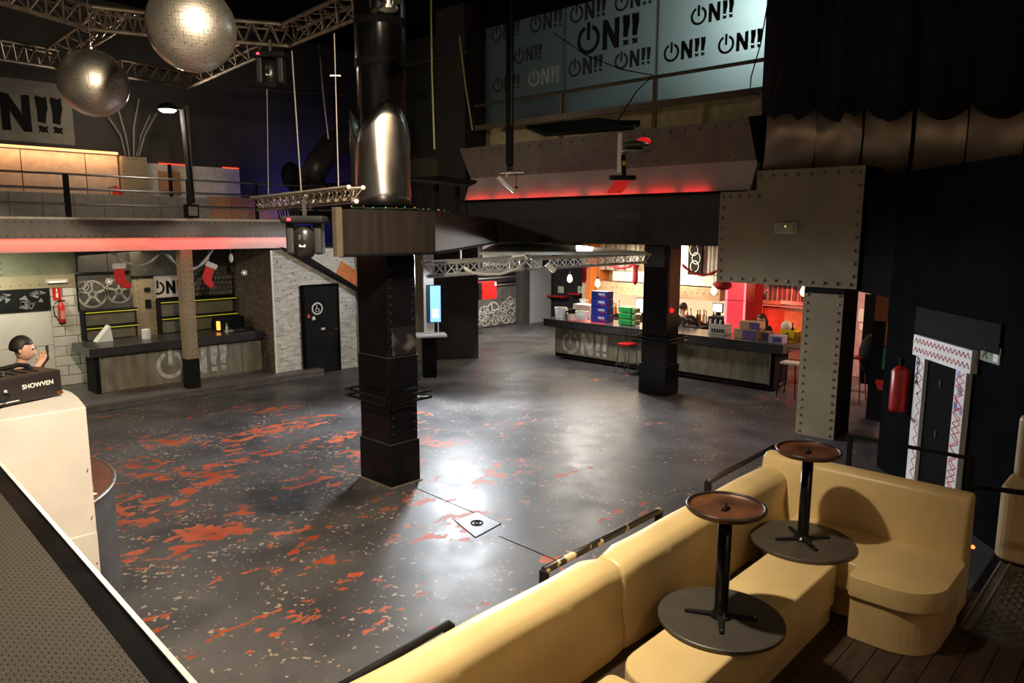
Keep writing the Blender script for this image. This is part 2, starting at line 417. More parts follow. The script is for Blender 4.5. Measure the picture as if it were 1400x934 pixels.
stone_rows(mb, (8.4, 15.5, 0), (10.65, 15.5, 0), (0, -1, 0), 3.0, [(.66, 1.66, 2.12)])
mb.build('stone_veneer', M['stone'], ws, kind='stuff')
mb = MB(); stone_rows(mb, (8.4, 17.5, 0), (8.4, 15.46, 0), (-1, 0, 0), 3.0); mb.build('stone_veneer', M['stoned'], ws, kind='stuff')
MB().box((8.37, 15.44, 0), (8.41, 15.47, 3.0)).build('corner_trim', M['whitehard'], ws)
struct('wall_olive', MB().prism([(10.65, 15.6), (12.64, 14.95), (12.7, 15.1), (10.65, 15.8)], 0, 3.2), M['greenwall'])
wb = struct('wall_graffiti', MB().prism([(12.60, 14.86), (13.66, 14.13), (13.75, 14.26), (12.69, 15.0)], 0, 3.2), M['wall'])
# faint reddish grey scrawls on the black wall
mb = MB(); d45 = (V(13.66, 14.13, 0) - V(12.60, 14.86, 0)).normalized(); n45 = V(d45.y, -d45.x, 0)
for i in range(70):
    s = random.uniform(.05, 1.15); z = random.uniform(.9, 2.7); p = V(12.6, 14.86, z) + d45 * s + n45 * .004
    q = p + d45 * random.uniform(-.10, .10) + V(0, 0, random.uniform(-.12, .12))
    if not (.02 < (q - V(12.6, 14.86, q.z)).dot(d45) < 1.2): continue
    mb.tube([p, p.lerp(q, .5) + V(0, 0, .03), q], .006, 4)
mb.build('painted_scrawl', mat('scrawl_paint', (.07, .045, .04), .7, var=.4), wb, kind='stuff')
struct('wall_far', MB().box((12.7, 18.5, 0), (20.4, 18.7, 3.2)), mat('far_wall', (.085, .082, .078), .6))
struct('wall_corridor', MB().box((21.5, 11.0, 0), (21.7, 18.3, 3.2)), M['wall'])
struct('wall_upper_left', MB().box((0, 19.5, 0), (18, 19.7, 8.8)), mat('upper_wall', (.035, .032, .028), .85, var=.25, scale=.8))
struct('wall_upper_far', MB().box((17.5, 12.0, 3.72), (17.7, 19.5, 8.8)), M['wall'])
struct('wall_right_back', MB().box((20.5, 1, 0), (20.7, 11.2, 3.2)), M['wall'])
# right diagonal dark wall with the chalk white door frame in it
WA, WB_ = V(11.44, 3.24, 0), V(7.0, -.56, 0); wd = (WB_ - WA).normalized(); wn = V(wd.y, -wd.x, 0)      # wn points away from the camera
if wn.dot(V(1, -1, 0)) < 0: wn = -wn
q = [WA, WB_, WB_ + wn * .2, WA + wn * .2]
wd_obj = struct('wall_diagonal', MB().prism([(p.x, p.y) for p in q], 0, 4.3), M['wallblue'])
struct('wall_passage', MB().box((18.3, 2.6, 0), (18.5, 6.6, 3.2)), mat('pink_wall', (.50, .34, .33), .6))
struct('wall_right_end', MB().box((11.6, 1.4, 0), (20.6, 1.6, 4.3)), M['wall'])
# step that carries the left bar
st = struct('trim_step', MB().prism([(0, 15.15), (9.45, 15.15), (9.45, 15.48), (8.42, 15.48), (8.42, 17.48), (0, 17.48)], 0, .15), mat('step_grey', (.11, .10, .098), .45, var=.25))
MB().box((0, 15.13, .10), (9.45, 15.16, .155)).build('step_nosing', mat('nosing', (.14, .12, .11), .4), st)
# dance floor joint and drain
mb = MB()
for a, b in (((570, 668), (650, 702)), ((682, 733), (770, 770)), ((570, 655), (570, 668)), ((490, 655), (477, 672))):
    p, q = AZ(*a, .0015), AZ(*b, .0015); d = (q - p).normalized(); n = V(-d.y, d.x, 0) * .006
    mb.extr([p - n, q - n, q + n, p + n], (0, 0, .0015))
jt = struct('trim_floor_joint', mb, M['matblack'])

# ---- left gallery
gs = struct('floor_gallery_left', MB().box((0, 15.28, 3.08), (8.85, 19.5, 3.64)), M['wall'])
fb = thing('gallery_fascia', 'long grey riveted gallery fascia with a red lit lower band, above the left bar', 'beam', (4.4, 15.2, 3.06))
MB().box((0, 15.18, 3.65), (8.85, 15.32, 3.69)).build('edge_strip', mat('edge_strip', (.75, .68, .58), .4), fb)
MB().box((0, 15.2, 3.30), (8.85, 15.29, 3.65)).build('riveted_plate', M['fascia'], fb)
rivets([(.1 + .128 * i, 15.2, z) for i in range(68) for z in (3.35, 3.60)], (0, -1, 0), .014).build('rivet', M['rivet'], fb, kind='stuff')
MB().box((0, 15.22, 3.06), (8.82, 15.29, 3.30)).build('light_band', mat('diffuser_pink', (.75, .62, .60), .5, var=.02), fb)
MB().box((0, 15.12, 3.295), (8.82, 15.2, 3.305)).build('lip', M['fascia'], fb)
for x, e, c in ((1.6, 6, (1, .17, .09)), (4.4, 5.5, (1, .12, .07)), (6.5, 4.5, (1, .035, .03)), (8.0, 1.2, (1, .22, .18))):
    o = light('fascia_led_%d' % int(x * 10), 'AREA', (x, 15.10, 3.29), e, c, 2.6 if x < 6 else 1.5, None, size_y=.02)
    o.rotation_euler = V(0, .7, -.72).to_track_quat('-Z', 'Y').to_euler()
# ---- bridge and gallery slab
sl = struct('floor_gallery_right', MB().prism([(4.75, 7.2), (6.2, 7.2), (12.36, 12.13), (12.36, 4.3), (25, 4.3), (25, 19.4), (11.4, 14.9), (9.3, 13.0), (5.02, 7.7)], 3.2, 3.72), M['slab'])
MB().box((4.70, 7.16, 3.18), (4.78, 7.24, 3.74)).build('edge_strip', mat('slab_strip', (.16, .12, .09), .5), sl)
for a, b in (((4.75, 7.19), (6.2, 7.19)), ((6.2, 7.19), (12.35, 12.11))):
    a, b = V(*a, 3.19), V(*b, 3.19); mbx = MB().tube([a, b], .02, 6); mbx.build('lower_lip', M['black'], sl)
# ---- right upper balcony
bm_ = MB()
bm_.box((12.40, 4.3, 3.72), (12.9, 13.2, 4.16)); struct('wall_band_right', bm_, mat('dark_band', (.035, .030, .027), .5))
bal = thing('balcony_beam', 'taupe riveted beam over a grey lilac strip under the glazed balcony', 'beam', (12.36, 9.5, 4.15))
mb = MB().extr([(12.36, 13.03, 4.70), (12.36, 5.78, 4.70), (12.36, 5.99, 5.42), (12.36, 13.42, 5.42)], (.5, 0, 0)); mb.build('riveted_plate', M['fasciar'], bal)
rivets([(12.36, y, z) for z in (4.80, 5.32) for y in [6.05 + .30 * i for i in range(24)]], (-1, 0, 0), .028).build('rivet', M['rivetk'], bal, kind='stuff')
mb = MB().extr([(12.34, 13.23, 4.19), (12.34, 5.9, 4.19), (12.37, 5.8, 4.70), (12.37, 13.03, 4.70)], (.4, 0, 0)); mb.build('lilac_strip', M['paintedgrey'], bal)
MB().box((12.23, 5.95, 4.165), (12.5, 13.22, 4.185)).build('lower_lip', M['black'], bal)
rg = random.Random(3)
y = 6.7
while y < 12.9:
    l = rg.uniform(.45, .9)
    o = light('balcony_led_%d' % int(y * 10), 'AREA', (12.25, y + l / 2, 4.205), .9 * l, (1, .03, .03), l, None, size_y=.02)
    o.rotation_euler = V(.86, 0, .5).to_track_quat('-Z', 'Y').to_euler(); y += l + rg.uniform(.06, .25)
struct('floor_balcony', MB().box((12.86, 6.0, 4.7), (17.4, 13.4, 5.40)), M['wall'])
vt = thing('air_vent', 'small dark slatted vent grille on the band under the balcony', 'vent', AX(857, 303, 12.38))
p = AX(857, 303, 12.38)
MB().box((12.385, p.y - .33, p.z - .16), (12.42, p.y + .33, p.z + .19)).build('frame', mat('vent_frame', (.06, .045, .035), .5), vt)
for i in range(6): MB().box((12.375, p.y - .29, p.z - .12 + i * .05), (12.39, p.y + .29, p.z - .10 + i * .05)).build('slat', mat('vent_slat', (.09, .07, .055), .5), vt)
MB().extr([(12.33, 5.80, 4.66), (12.33, 6.0, 5.44), (12.33, 5.55, 5.44), (12.33, 5.6, 4.9)], (.9, 0, 0)).build('end_cover', M['matblack'], bal)
# glass wall of the balcony
gx = 13.2
ys = [AX(a, 60, gx).y for a in (1053, 898, 772, 664)]
gw = struct('wall_balcony_lower', MB().box((gx, ys[0], 5.40), (gx + .06, ys[-1], 6.02)), mat('cream_wainscot', (.72, .62, .34), .6))
for i in range(3):
    y0, y1 = ys[i] + .02, ys[i + 1] - .02
    o = struct('window_%d' % (i + 1), MB().box((gx + .02, y0, 6.02), (gx + .04, y1, 8.34)), M['frost'])
    MB().box((gx, y1, 6.02), (gx + .05, y1 + .035, 8.34)).build('glazing_bar', mat('glazing', (.30, .33, .31), .4), o)
wins = [bpy.data.objects['window_%d' % i] for i in (1, 2, 3)]
LD = mat('glass_print_dark', (.006, .008, .008), .5); LM = mat('glass_print_mid', (.05, .06, .06), .5); LW = mat('glass_print_pale', (.60, .74, .72), .5)
for (px, py, hp, m_) in ((789, 76, 38, LD), (724, 46, 22, LM), (779, 33, 23, LM), (840, 17, 23, LM), (944, 36, 24, LD), (907, 86, 24, LD), (981, 75, 24, LD),
                         (722, 119, 21, LW), (703, 88, 19, LM), (674, 127, 19, LM), (777, 106, 22, LM), (840, 96, 22, LM), (672, 58, 20, LM)):
    p = AX(px, py, gx + .019); dpt = (cam.matrix_world.inverted() @ p).z * -1; hh = hp / F * dpt
    if p.z + hh > 8.4 or p.z > 8.2: hh = hh
    wi = wins[0] if p.y < ys[1] else wins[1] if p.y < ys[2] else wins[2]
    mb = logo(MB(), p, (0, -1, 0), (0, 0, 1), hh, (-1, 0, 0), .003)
    mb.build('logo', m_, wi)
struct('wall_balcony_header', MB().box((gx - .1, 4.4, 8.34), (gx + .2, 13.6, 8.8)), M['matblack'])
struct('wall_balcony_end', MB().box((12.5, 13.36, 3.72), (13.9, 14.4, 8.8)), mat('end_wall', (.035, .028, .024), .7))
struct('wall_balcony_back', MB().box((17.0, 4.4, 5.4), (17.2, 13.4, 8.8)), mat('teal_room', (.30, .38, .36), .7))
for (y, l) in ((8.3, 1.5), (11.2, 1.4)):
    t = thing('couch', ('dark couch seen as a shadow low behind the frosted balcony glass, the %s one' % ('right' if y < 9 else 'left')), 'couch', (14.0, y, 5.4))
    MB().box((13.6, y - l / 2, 5.40), (14.4, y + l / 2, 5.85)).build('seat', M['black'], t, bevel=.08)
    MB().box((13.45, y - l / 2, 5.5), (13.65, y + l / 2, 6.42)).build('backrest', M['black'], t, bevel=.09)
# dark olive wing wall left of the balcony (beyond the black column)
ow = struct('wall_far_upper', MB().box((13.9, 13.9, 3.72), (14.0, 17.6, 8.8)), mat('olive_dark', (.055, .055, .035), .6))
MB().box((13.85, 13.9, 4.9), (13.9, 17.4, 5.5)).build('panel', mat('olive_light', (.15, .14, .07), .6), ow)
# balcony railing
rl = thing('balcony_railing', 'brown steel railing with two rails in front of the frosted balcony glass', 'railing', (12.5, 9.5, 5.42))
BR = mat('rail_brown', (.16, .11, .075), .4, .4)
zr = AX(664, 143, 12.5).z; zl = AX(664, 173, 12.5).z
MB().tube([(12.5, 5.75, zr), (12.5, 13.0, zr)], .035).build('handrail', BR, rl)
MB().box((12.47, 5.75, zl - .07), (12.53, 13.0, zl + .05)).build('mid_rail', BR, rl)
for px in (767, 895):
    y = AX(px, 140, 12.5).y; MB().box((12.48, y - .045, 5.42), (12.53, y + .045, zr)).build('post', BR, rl)

# ---- big khaki column with its riveted plate
bc = thing('riveted_column', 'wide khaki riveted column with a stepped plate head, right of the bar', 'column', (12.7, 4.5, 0))
MB().box((12.38, 4.2, 0), (13.05, 4.86, 2.56)).build('core', M['black'], bc)
MB().box((12.35, 4.2, 0), (12.38, 4.85, 2.45)).build('face_plate', M['plate'], bc)
rivets([(12.35, y, .06 + .139 * i) for y in (4.27, 4.78) for i in range(18)], (-1, 0, 0), .026).build('rivet', M['rivetk'], bc, kind='stuff')
yc = AX(1035, 258, 12.3).y; yl = AX(983, 320, 12.3).y; yr = AX(1177, 320, 12.3).y
z0, z1, z2 = 2.56, AX(985, 262, 12.3).z, AX(1182, 226, 12.3).z
pl = [(12.28, yl, z0), (12.28, yr, z0), (12.28, yr, z2), (12.28, yc, z2), (12.28, yc, z1), (12.28, yl, z1)]
hp = MB().extr(pl, (.03, 0, 0)).build('head_plate', M['plate'], bc)
MB().extr([(12.31, a[1], a[2]) for a in pl], (1.6, 0, 0)).build('head_core', M['matblack'], bc)
pts = line_pts((12.28, yl - .07, z0 + .07), (12.28, yr + .1, z0 + .07), 12) + line_pts((12.28, yl - .07, z0 + .20), (12.28, yl - .07, z1 - .1), 8) + \
    line_pts((12.28, yr + .07, z0 + .2), (12.28, yr + .07, z2 - .1), 9) + line_pts((12.28, yc - .07, z2 - .09), (12.28, yr + .2, z2 - .09), 8) + line_pts((12.28, yl - .2, z1 - .1), (12.28, yc - .05, z1 - .1), 4)
rivets(pts, (-1, 0, 0), .033).build('rivet', M['rivetk'], hp, kind='stuff')
em = thing('emergency_light', 'small rectangular emergency lamp set in the khaki head plate', 'lamp', AX(1075, 312, 12.27))
p = AX(1075, 312, 12.27)
MB().box((12.24, p.y - .20, p.z - .095), (12.28, p.y + .20, p.z + .095)).build('frame', M['beige'], em, bevel=.02)
MB().box((12.225, p.y - .165, p.z - .06), (12.245, p.y + .165, p.z + .06)).build('lens', mat('lamp_lens', (.42, .40, .30), .25), em, bevel=.01)
MB().ball((12.22, p.y, p.z + .03), .008, 6).build('indicator', emis('green_dot', (.6, 1, .2), 4), em)
# soffit and lintel over the passage right of the column
struct('wall_soffit', MB().prism([(12.4, 4.0), (11.44, 3.2), (11.44, 1.5), (20.5, 1.5), (20.5, 4.4), (12.4, 4.4)], 2.52, 4.3), M['matblack'])

# ---- black curtain and the metal duct sheets below it
def cr(px, py, d): return C0 + ray(px, py) * (d / F)
D = [cr(1040, 190, 12.6), cr(1112, 190, 12.45), cr(1178, 189, 12.2), cr(1246, 188, 11.9), cr(1320, 187, 11.6), cr(1402, 186, 11.2), cr(1500, 185, 10.9)]
du = thing('metal_duct', 'dented sheet metal duct wrapping, sagging in six lengths below the black curtain', 'duct', tuple(D[2]))
random.seed(11)
for i in range(6):
    a, b = D[i], D[i + 1]; d = (b - a).normalized(); f_ = V(-d.y, d.x, 0); f_ = f_ if f_.dot(a - C0) < 0 else -f_
    mb = MB(); nu, nv = 12, 14; vs = []
    for u in range(nu + 1):
        s = u / nu; p = a.lerp(b, .04 + s * .92)
        pinch = .05 * (abs(s - .5) * 2) ** 3
        for v in range(nv + 1):
            ph = math.radians(-88 + 176 * v / nv)
            r = .545 - pinch * .25 + .018 * math.sin(2.2 * s * PI + i * 1.7) * math.cos(2 * ph + i) + .012 * math.sin(5 * s + 3 * ph + i * 2)
            if i < 2: r += .045 * math.sin(PI * s) * math.sin(3 * ph) - .05 * abs(math.sin(ph * 2 + s * 3)) * (i == 1)
            up = .06 * math.cos(s * 2 * PI) if v == nv else 0
            vs.append(p + f_ * (r * math.cos(ph) * (.62 if i > 1 else .7)) + V(0, 0, r * math.sin(ph) * (1 + .03 * i) + up))
    fs = [(u * (nv + 1) + v, u * (nv + 1) + v + 1, (u + 1) * (nv + 1) + v + 1, (u + 1) * (nv + 1) + v) for u in range(nu) for v in range(nv)]
    mb.add(vs, fs).build('duct_sheet', mat('duct_metal', (.46, .39, .33), .42, .55, var=.1, scale=2), du, smooth=True)
q = []
for i in range(7):
    d = (D[-1] - D[0]).normalized(); g_ = V(-d.y, d.x, 0); g_ = g_ if g_.dot(D[i] - C0) > 0 else -g_
    q.append(D[i] + g_ * .1)
struct('duct_light_block', MB().prism([(p.x, p.y) for p in q] + [(p.x + .25, p.y + .12) for p in reversed(q)], 4.2, 8.79), M['matblack'])  # added black backing that stops lamp light leaking through the duct joints
mb = MB(); vs = []; n = 160
for i in range(n + 1):
    s = i / n; k = s * 6; j = min(5, int(k)); p = D[j].lerp(D[j + 1], k - j)
    d = (D[-1] - D[0]).normalized(); f_ = V(-d.y, d.x, 0); f_ = f_ if f_.dot(p - C0) < 0 else -f_
    off = f_ * (.34 + .03 * math.sin(s * 60)); zb = p.z + .44 - .22 * abs(math.sin(k * PI))
    vs += [V(p.x, p.y, zb) + off, V(p.x, p.y, 8.79) + off]
fs = [(2 * i, 2 * i + 2, 2 * i + 3, 2 * i + 1) for i in range(n)]
cu = mb.add(vs, fs).build('curtain', M['blackcloth'], smooth=True); m_ = cu.modifiers.new('t', 'SOLIDIFY'); m_.thickness = .01
tag(cu, 'long black curtain hanging above the dented metal duct', 'curtain')

# ---- platform of the sofas and camera podium
pf = struct('floor_platform', MB().prism([(1.0, -3.5), (8.4, -3.5), (8.0, .2), (7.9, 1.0), (6.0, 1.0), (6.0, 2.62), (1.0, 2.62)], 0, .84), M['black'])
MB().box((6.0, -3.4, .84), (7.4, .98, .87)).build('deck', M['matblack'], pf)
y = -1.0; i = 0
while y < 2.6:
    x = 1.0 - random.uniform(0, 1.0)
    while x < 6.0:
        a, b = max(1.0, x + .003), min(6.0, x + 1.4); x += 1.4
        if b - a > .05: MB().box((a, y + .003, .84), (b, min(y + .14, 2.6) - .003, .87 - random.uniform(0, .002))).build('plank', M['darkwood'], pf)
    y += .14
rub, t_, b_ = nodes('rubber_mat')
N = t_.nodes.new; L = t_.links.new
tc = N('ShaderNodeTexCoord'); bt = N('ShaderNodeTexBrick'); L(tc.outputs['Object'], bt.inputs[0])
bt.inputs['Scale'].default_value = 1; bt.inputs['Brick Width'].default_value = .034; bt.inputs['Row Height'].default_value = .021; bt.inputs['Mortar Size'].default_value = .005
bt.inputs['Mortar Smooth'].default_value = .8; bt.offset = .5
bt.inputs['Color1'].default_value = (.030, .024, .014, 1); bt.inputs['Color2'].default_value = (.025, .020, .012, 1); bt.inputs['Mortar'].default_value = (.014, .011, .007, 1)
L(bt.outputs['Color'], b_.inputs['Base Color']); b_.inputs['Roughness'].default_value = .75
bp = N('ShaderNodeBump'); bp.inputs['Strength'].default_value = .8; bp.inputs['Distance'].default_value = .006; bp.invert = True
L(bt.outputs['Fac'], bp.inputs['Height']); L(bp.outputs[0], b_.inputs['Normal'])
ea, eb = AZ(0, 630, 2.0), AZ(270, 934, 2.0)
ed = (ea - eb).normalized(); e0 = eb - ed * 5; e1 = eb + ed * 4.0; en = V(ed.y, -ed.x, 0)     # en points to the dance floor
def off(p, k): q = p + en * k; return (q.x, q.y)
pod = struct('floor_podium', MB().prism([(-3, e0.y), off(e0, -.16), off(e1, -.16), (-3, e1.y)], 0, 1.985), M['black'])
MB().prism([(-3, e0.y), off(e0, -.115), off(e1, -.115), (-3, e1.y)], 1.985, 2.0).build('rubber_mat', rub, pod)
MB().prism([off(e0, -.115), off(e0, -.02), off(e1, -.02), off(e1, -.115)], 1.96, 1.988).build('kerb', M['blackgloss'], pod)
MB().prism([off(e0, -.02), off(e0, .0), off(e1, .0), off(e1, -.02)], .0, 2.002).build('edge_trim', M['white'], pod)

# ================================================================== BIG THINGS
def rrect(x0, y0, x1, y1, r, n=6, corners=(1, 1, 1, 1)):
    """plan outline with rounded corners, order: (x0,y0) (x1,y0) (x1,y1) (x0,y1)"""
    out = []
    for k, (cx, cy, a0) in enumerate(((x0, y0, 180), (x1, y0, 270), (x1, y1, 0), (x0, y1, 90))):
        rr = r[k] if isinstance(r, (list, tuple)) else r * corners[k]
        if rr < 1e-4: out.append((cx, cy)); continue
        ox = cx + (rr if cx == x0 else -rr); oy = cy + (rr if cy == y0 else -rr)
        out += [(ox + rr * math.cos(math.radians(a0 + 90 * i / n)), oy + rr * math.sin(math.radians(a0 + 90 * i / n))) for i in range(n + 1)]
    return out
def prof_x(prof, x0, x1, wob=0): return MB().extr([(x0, p[0], p[1]) for p in prof], (x1 - x0, 0, 0))
SG = 'corner sofa modules'
def back_long(t, x0, x1, name='backrest'):
    n = 14; prof = [(2.17, 1.24), (2.20, 1.36), (2.19, 1.50), (2.20, 1.575), (2.235, 1.62), (2.30, 1.642), (2.37, 1.64), (2.425, 1.61), (2.45, 1.55), (2.46, 1.2), (2.46, .88), (2.2, .88)]
    mb = MB(); vs = []; m = len(prof); cy, cz = 2.32, 1.25
    for i in range(n + 1):
        s = i / n; x = x0 + (x1 - x0) * s
        e = min(s, 1 - s) * (x1 - x0); k = 1 - .10 * max(0, 1 - e / .05) ** 2
        for (y, z) in prof:
            zz = z - (.004 * math.sin(7 * x + 1) if z > 1.5 else 0)
            vs.append((x, cy + (y - cy) * k, (cz + (zz - cz) * (k if zz > cz else 1))))
    fs = [(i * m + k, i * m + (k + 1) % m, (i + 1) * m + (k + 1) % m, (i + 1) * m + k) for i in range(n) for k in range(m)]
    fs += [tuple(range(m - 1, -1, -1)), tuple(n * m + k for k in range(m))]
    return mb.add(vs, fs).build(name, M['cream'], t, smooth=True, bevel=.02, seg=3, clean=True)
def seat(t, outline, z0=1.17, z1=1.302, m=None, bev=.045, name='seat_cushion'):
    return MB().prism(outline, z0, z1).build(name, m or M['cream'], t, smooth=True, bevel=bev, seg=5, clean=True)
for nm, x0, x1, lab in (('a', 1.06, 3.275, 'nearest module of the long cream leather bench, running out of the lower frame edge'),
                        ('b', 3.285, 5.60, 'middle module of the cream leather bench, under the nearer upturned table')):
    t = thing('bench_sofa', lab, 'sofa', ((x0 + x1) / 2, 2.0, .87), group=SG)
    back_long(t, x0, x1)
    s0, s1 = (x0, 2.80) if nm == 'a' else (2.82, 4.86)
    rr = (.02, .02, .05, .02) if nm == 'a' else (.02, .05, .05, .20)
    seat(t, rrect(s0, 1.56, s1, 1.97 if nm == 'b' else 1.95, rr), z0=1.0, bev=.055)
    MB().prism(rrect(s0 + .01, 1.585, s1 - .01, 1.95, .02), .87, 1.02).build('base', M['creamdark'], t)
    MB().box((s0, 1.94, .87), (min(s1, x1) - .0, 2.2, 1.10)).build('back_rail', M['darkwood'], t)
t = thing('bench_sofa', 'short cream leather end module with a rounded front and high back, at the right', 'sofa', (5.2, 1.4, .87), group=SG)
prof = [(5.47, 1.24), (5.50, 1.60), (5.53, 1.70), (5.58, 1.725), (5.66, 1.725), (5.70, 1.69), (5.72, 1.2), (5.72, .87), (5.47, .87)]
mb = MB().extr([(p[0], .96, p[1]) for p in prof], (0, 1.46, 0)); mb.build('backrest', M['cream'], t, smooth=True, bevel=.03, seg=4, clean=True)
outl = rrect(4.70, .93, 5.50, 1.45, (.26, .14, .005, .04), 10)
seat(t, outl, 1.165, 1.302, bev=.05)
seat(t, rrect(4.89, 1.39, 5.50, 2.10, (.02, .02, .02, .02), 4), 1.10, 1.301, bev=.012)
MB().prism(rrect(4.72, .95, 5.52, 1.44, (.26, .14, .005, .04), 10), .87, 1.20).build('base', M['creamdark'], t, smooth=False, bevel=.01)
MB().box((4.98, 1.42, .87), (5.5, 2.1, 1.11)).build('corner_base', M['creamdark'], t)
# upturned bistro tables
def table(c, lab, rz, m=None):
    t = thing('bistro_table', lab, 'table', c, rz, 'bistro tables laid upside down on the sofa')
    x, y, z = c
    MB().lathe((x, y, z), [(.345, 0), (.35, .004), (.35, .023), (.344, .027)], 72).build('tabletop', M['tabletop'], t, clean=True)
    for k in range(4):
        a = rz + k * PI / 2 + .35; d = V(math.cos(a), math.sin(a), 0); n = V(-d.y, d.x, 0)
        p, q = V(*c) + d * .03, V(*c) + d * .20
        arm = MB().extr([p - n * .020 + V(0, 0, .028), q - n * .011 + V(0, 0, .028), q + n * .011 + V(0, 0, .028), p + n * .020 + V(0, 0, .028)], (0, 0, .016)).build('bracket_arm', M['black'], t, bevel=.004)
        MB().ball(V(*c) + d * .185 + V(0, 0, .045), .007, 8).build('screw', M['steel'], arm)
    MB().lathe((x, y, z), [(.06, .028), (.06, .04), (.040, .045), (.038, .10), (.038, .655)], 28).build('column', M['blackgloss'], t, smooth=True, clean=True)
    b = MB().lathe((x, y, z + .65), [(.05, -.02), (.12, -.012), (.205, .008), (.218, .022), (.220, .034), (.205, .036), (.196, .026), (.188, .020), (.06, .010), (.001, .010)], 64).build('base', M['rust'], t, clean=True)
    mbr = MB(); ring = [(x + .209 * math.cos(2 * PI * k / 64), y + .209 * math.sin(2 * PI * k / 64), z + .683) for k in range(64)]
    mbr.tube(ring, .010, 8, closed=True).build('base_rim', mat('rim_dark', (.035, .028, .022), .35, .3), t, smooth=True)
    MB().box((x - .03, y - .012, z + .662), (x + .03, y + .012, z + .672)).tube([(x, y, z + .67), (x, y, z + .70)], .005, 6).build('nut', M['black'], b)
    return t
T1 = (AZ(985, 848, 1.306).x, AZ(985, 848, 1.306).y, 1.304); T2 = (AZ(1097, 742, 1.306).x, AZ(1097, 742, 1.306).y, 1.304)
table(T1, 'nearer bistro table standing upside down on the long cream bench, with a rusty dished base', 0.15)
table(T2, 'further bistro table standing upside down on the corner seat, with a dark dished base', 0.5)

# floor side rails behind the sofa backs, and the rail behind the end module
def rail(name, pts, r, m, lab, post=True):
    t = thing(name, lab, 'railing', pts[0], group='black rails round the sofa platform')
    MB().tube(pts, r, 10).build('rail', m, t, smooth=True)
    for p in (pts[0], pts[-1]) if post else ():
        MB().box((p[0] - .02, p[1] - .02, .84), (p[0] + .02, p[1] + .02, p[2])).build('post', M['black'], t)
rail('platform_rail', [AZ(744, 780, 1.6), AZ(901, 698, 1.6)], .024, M['wornred'], 'middle black rail behind the long bench, its paint worn to pale patches')
rail('platform_rail', [AZ(450, 948, 1.6), AZ(614, 853, 1.6)], .020, M['black'], 'nearest plain black rail behind the long bench')
rail('platform_rail', [AZ(968, 659, 1.6), AZ(1056, 611, 1.6)], .024, mat('worn_brown', (.03, .018, .012), .45), 'furthest short black rail behind the corner of the bench')
t = thing('guard_rail', 'black square guard rail standing behind the end module of the sofa', 'railing', (5.9, 1.4, .87))
a, b = AX(1163, 596, 5.9), AX(1330, 624, 5.9)
MB().box((5.885, b.y - .015, a.z - .012), (5.915, a.y + .015, a.z + .010)).build('top_rail', M['black'], t)
for y in (a.y, b.y): MB().box((5.885, y - .016, .84), (5.915, y + .016, a.z - .01)).build('post', M['black'], t)
a2, b2 = AX(1334, 665, 6.1), AX(1400, 674, 6.1)
MB().tube([V(5.9, b.y, a2.z), a2, b2 + (b2 - a2)], .02, 6).build('side_rail', M['black'], t)

# steps and stool seat at the lower right
t = thing('metal_step', 'diamond plate metal tread with bright edge bars beside the end of the sofa', 'step', (6.0, .3, .87))
YE = .915
MB().box((5.30, -1.2, .872), (6.62, YE, .90)).build('tread', M['grating'], t)
for y in (YE - .01, YE - .07): MB().tube([(5.30, y, .905), (6.62, y, .905)], .010, 6).build('edge_bar', M['steel'], t)
mb = MB()
for i in range(22):
    for j in range(24):
        x = 5.36 + i * .056; y = YE - .12 - j * .040; s = 1 if (i + j) % 2 else -1
        mb.obox((x, y, .9015), (.019, .009 * s, 0), (-.004 * s, .007, 0), (0, 0, .003))
mb.build('raised_diamond', M['steel'], t, kind='stuff')
t = thing('pouf_seat', 'dim cream leather seat cut by the right frame edge', 'sofa', (7.2, .6, .87))
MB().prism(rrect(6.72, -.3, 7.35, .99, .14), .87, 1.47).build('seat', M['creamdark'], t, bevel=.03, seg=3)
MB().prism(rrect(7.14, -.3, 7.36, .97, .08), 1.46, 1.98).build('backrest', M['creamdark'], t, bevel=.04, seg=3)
t = tag(MB().ball(AX(1330, 748, 6.3), .016, 8).build('indicator_lamp', E_dot), 'small glowing red orange indicator lamp low beside the sofa end', 'lamp')

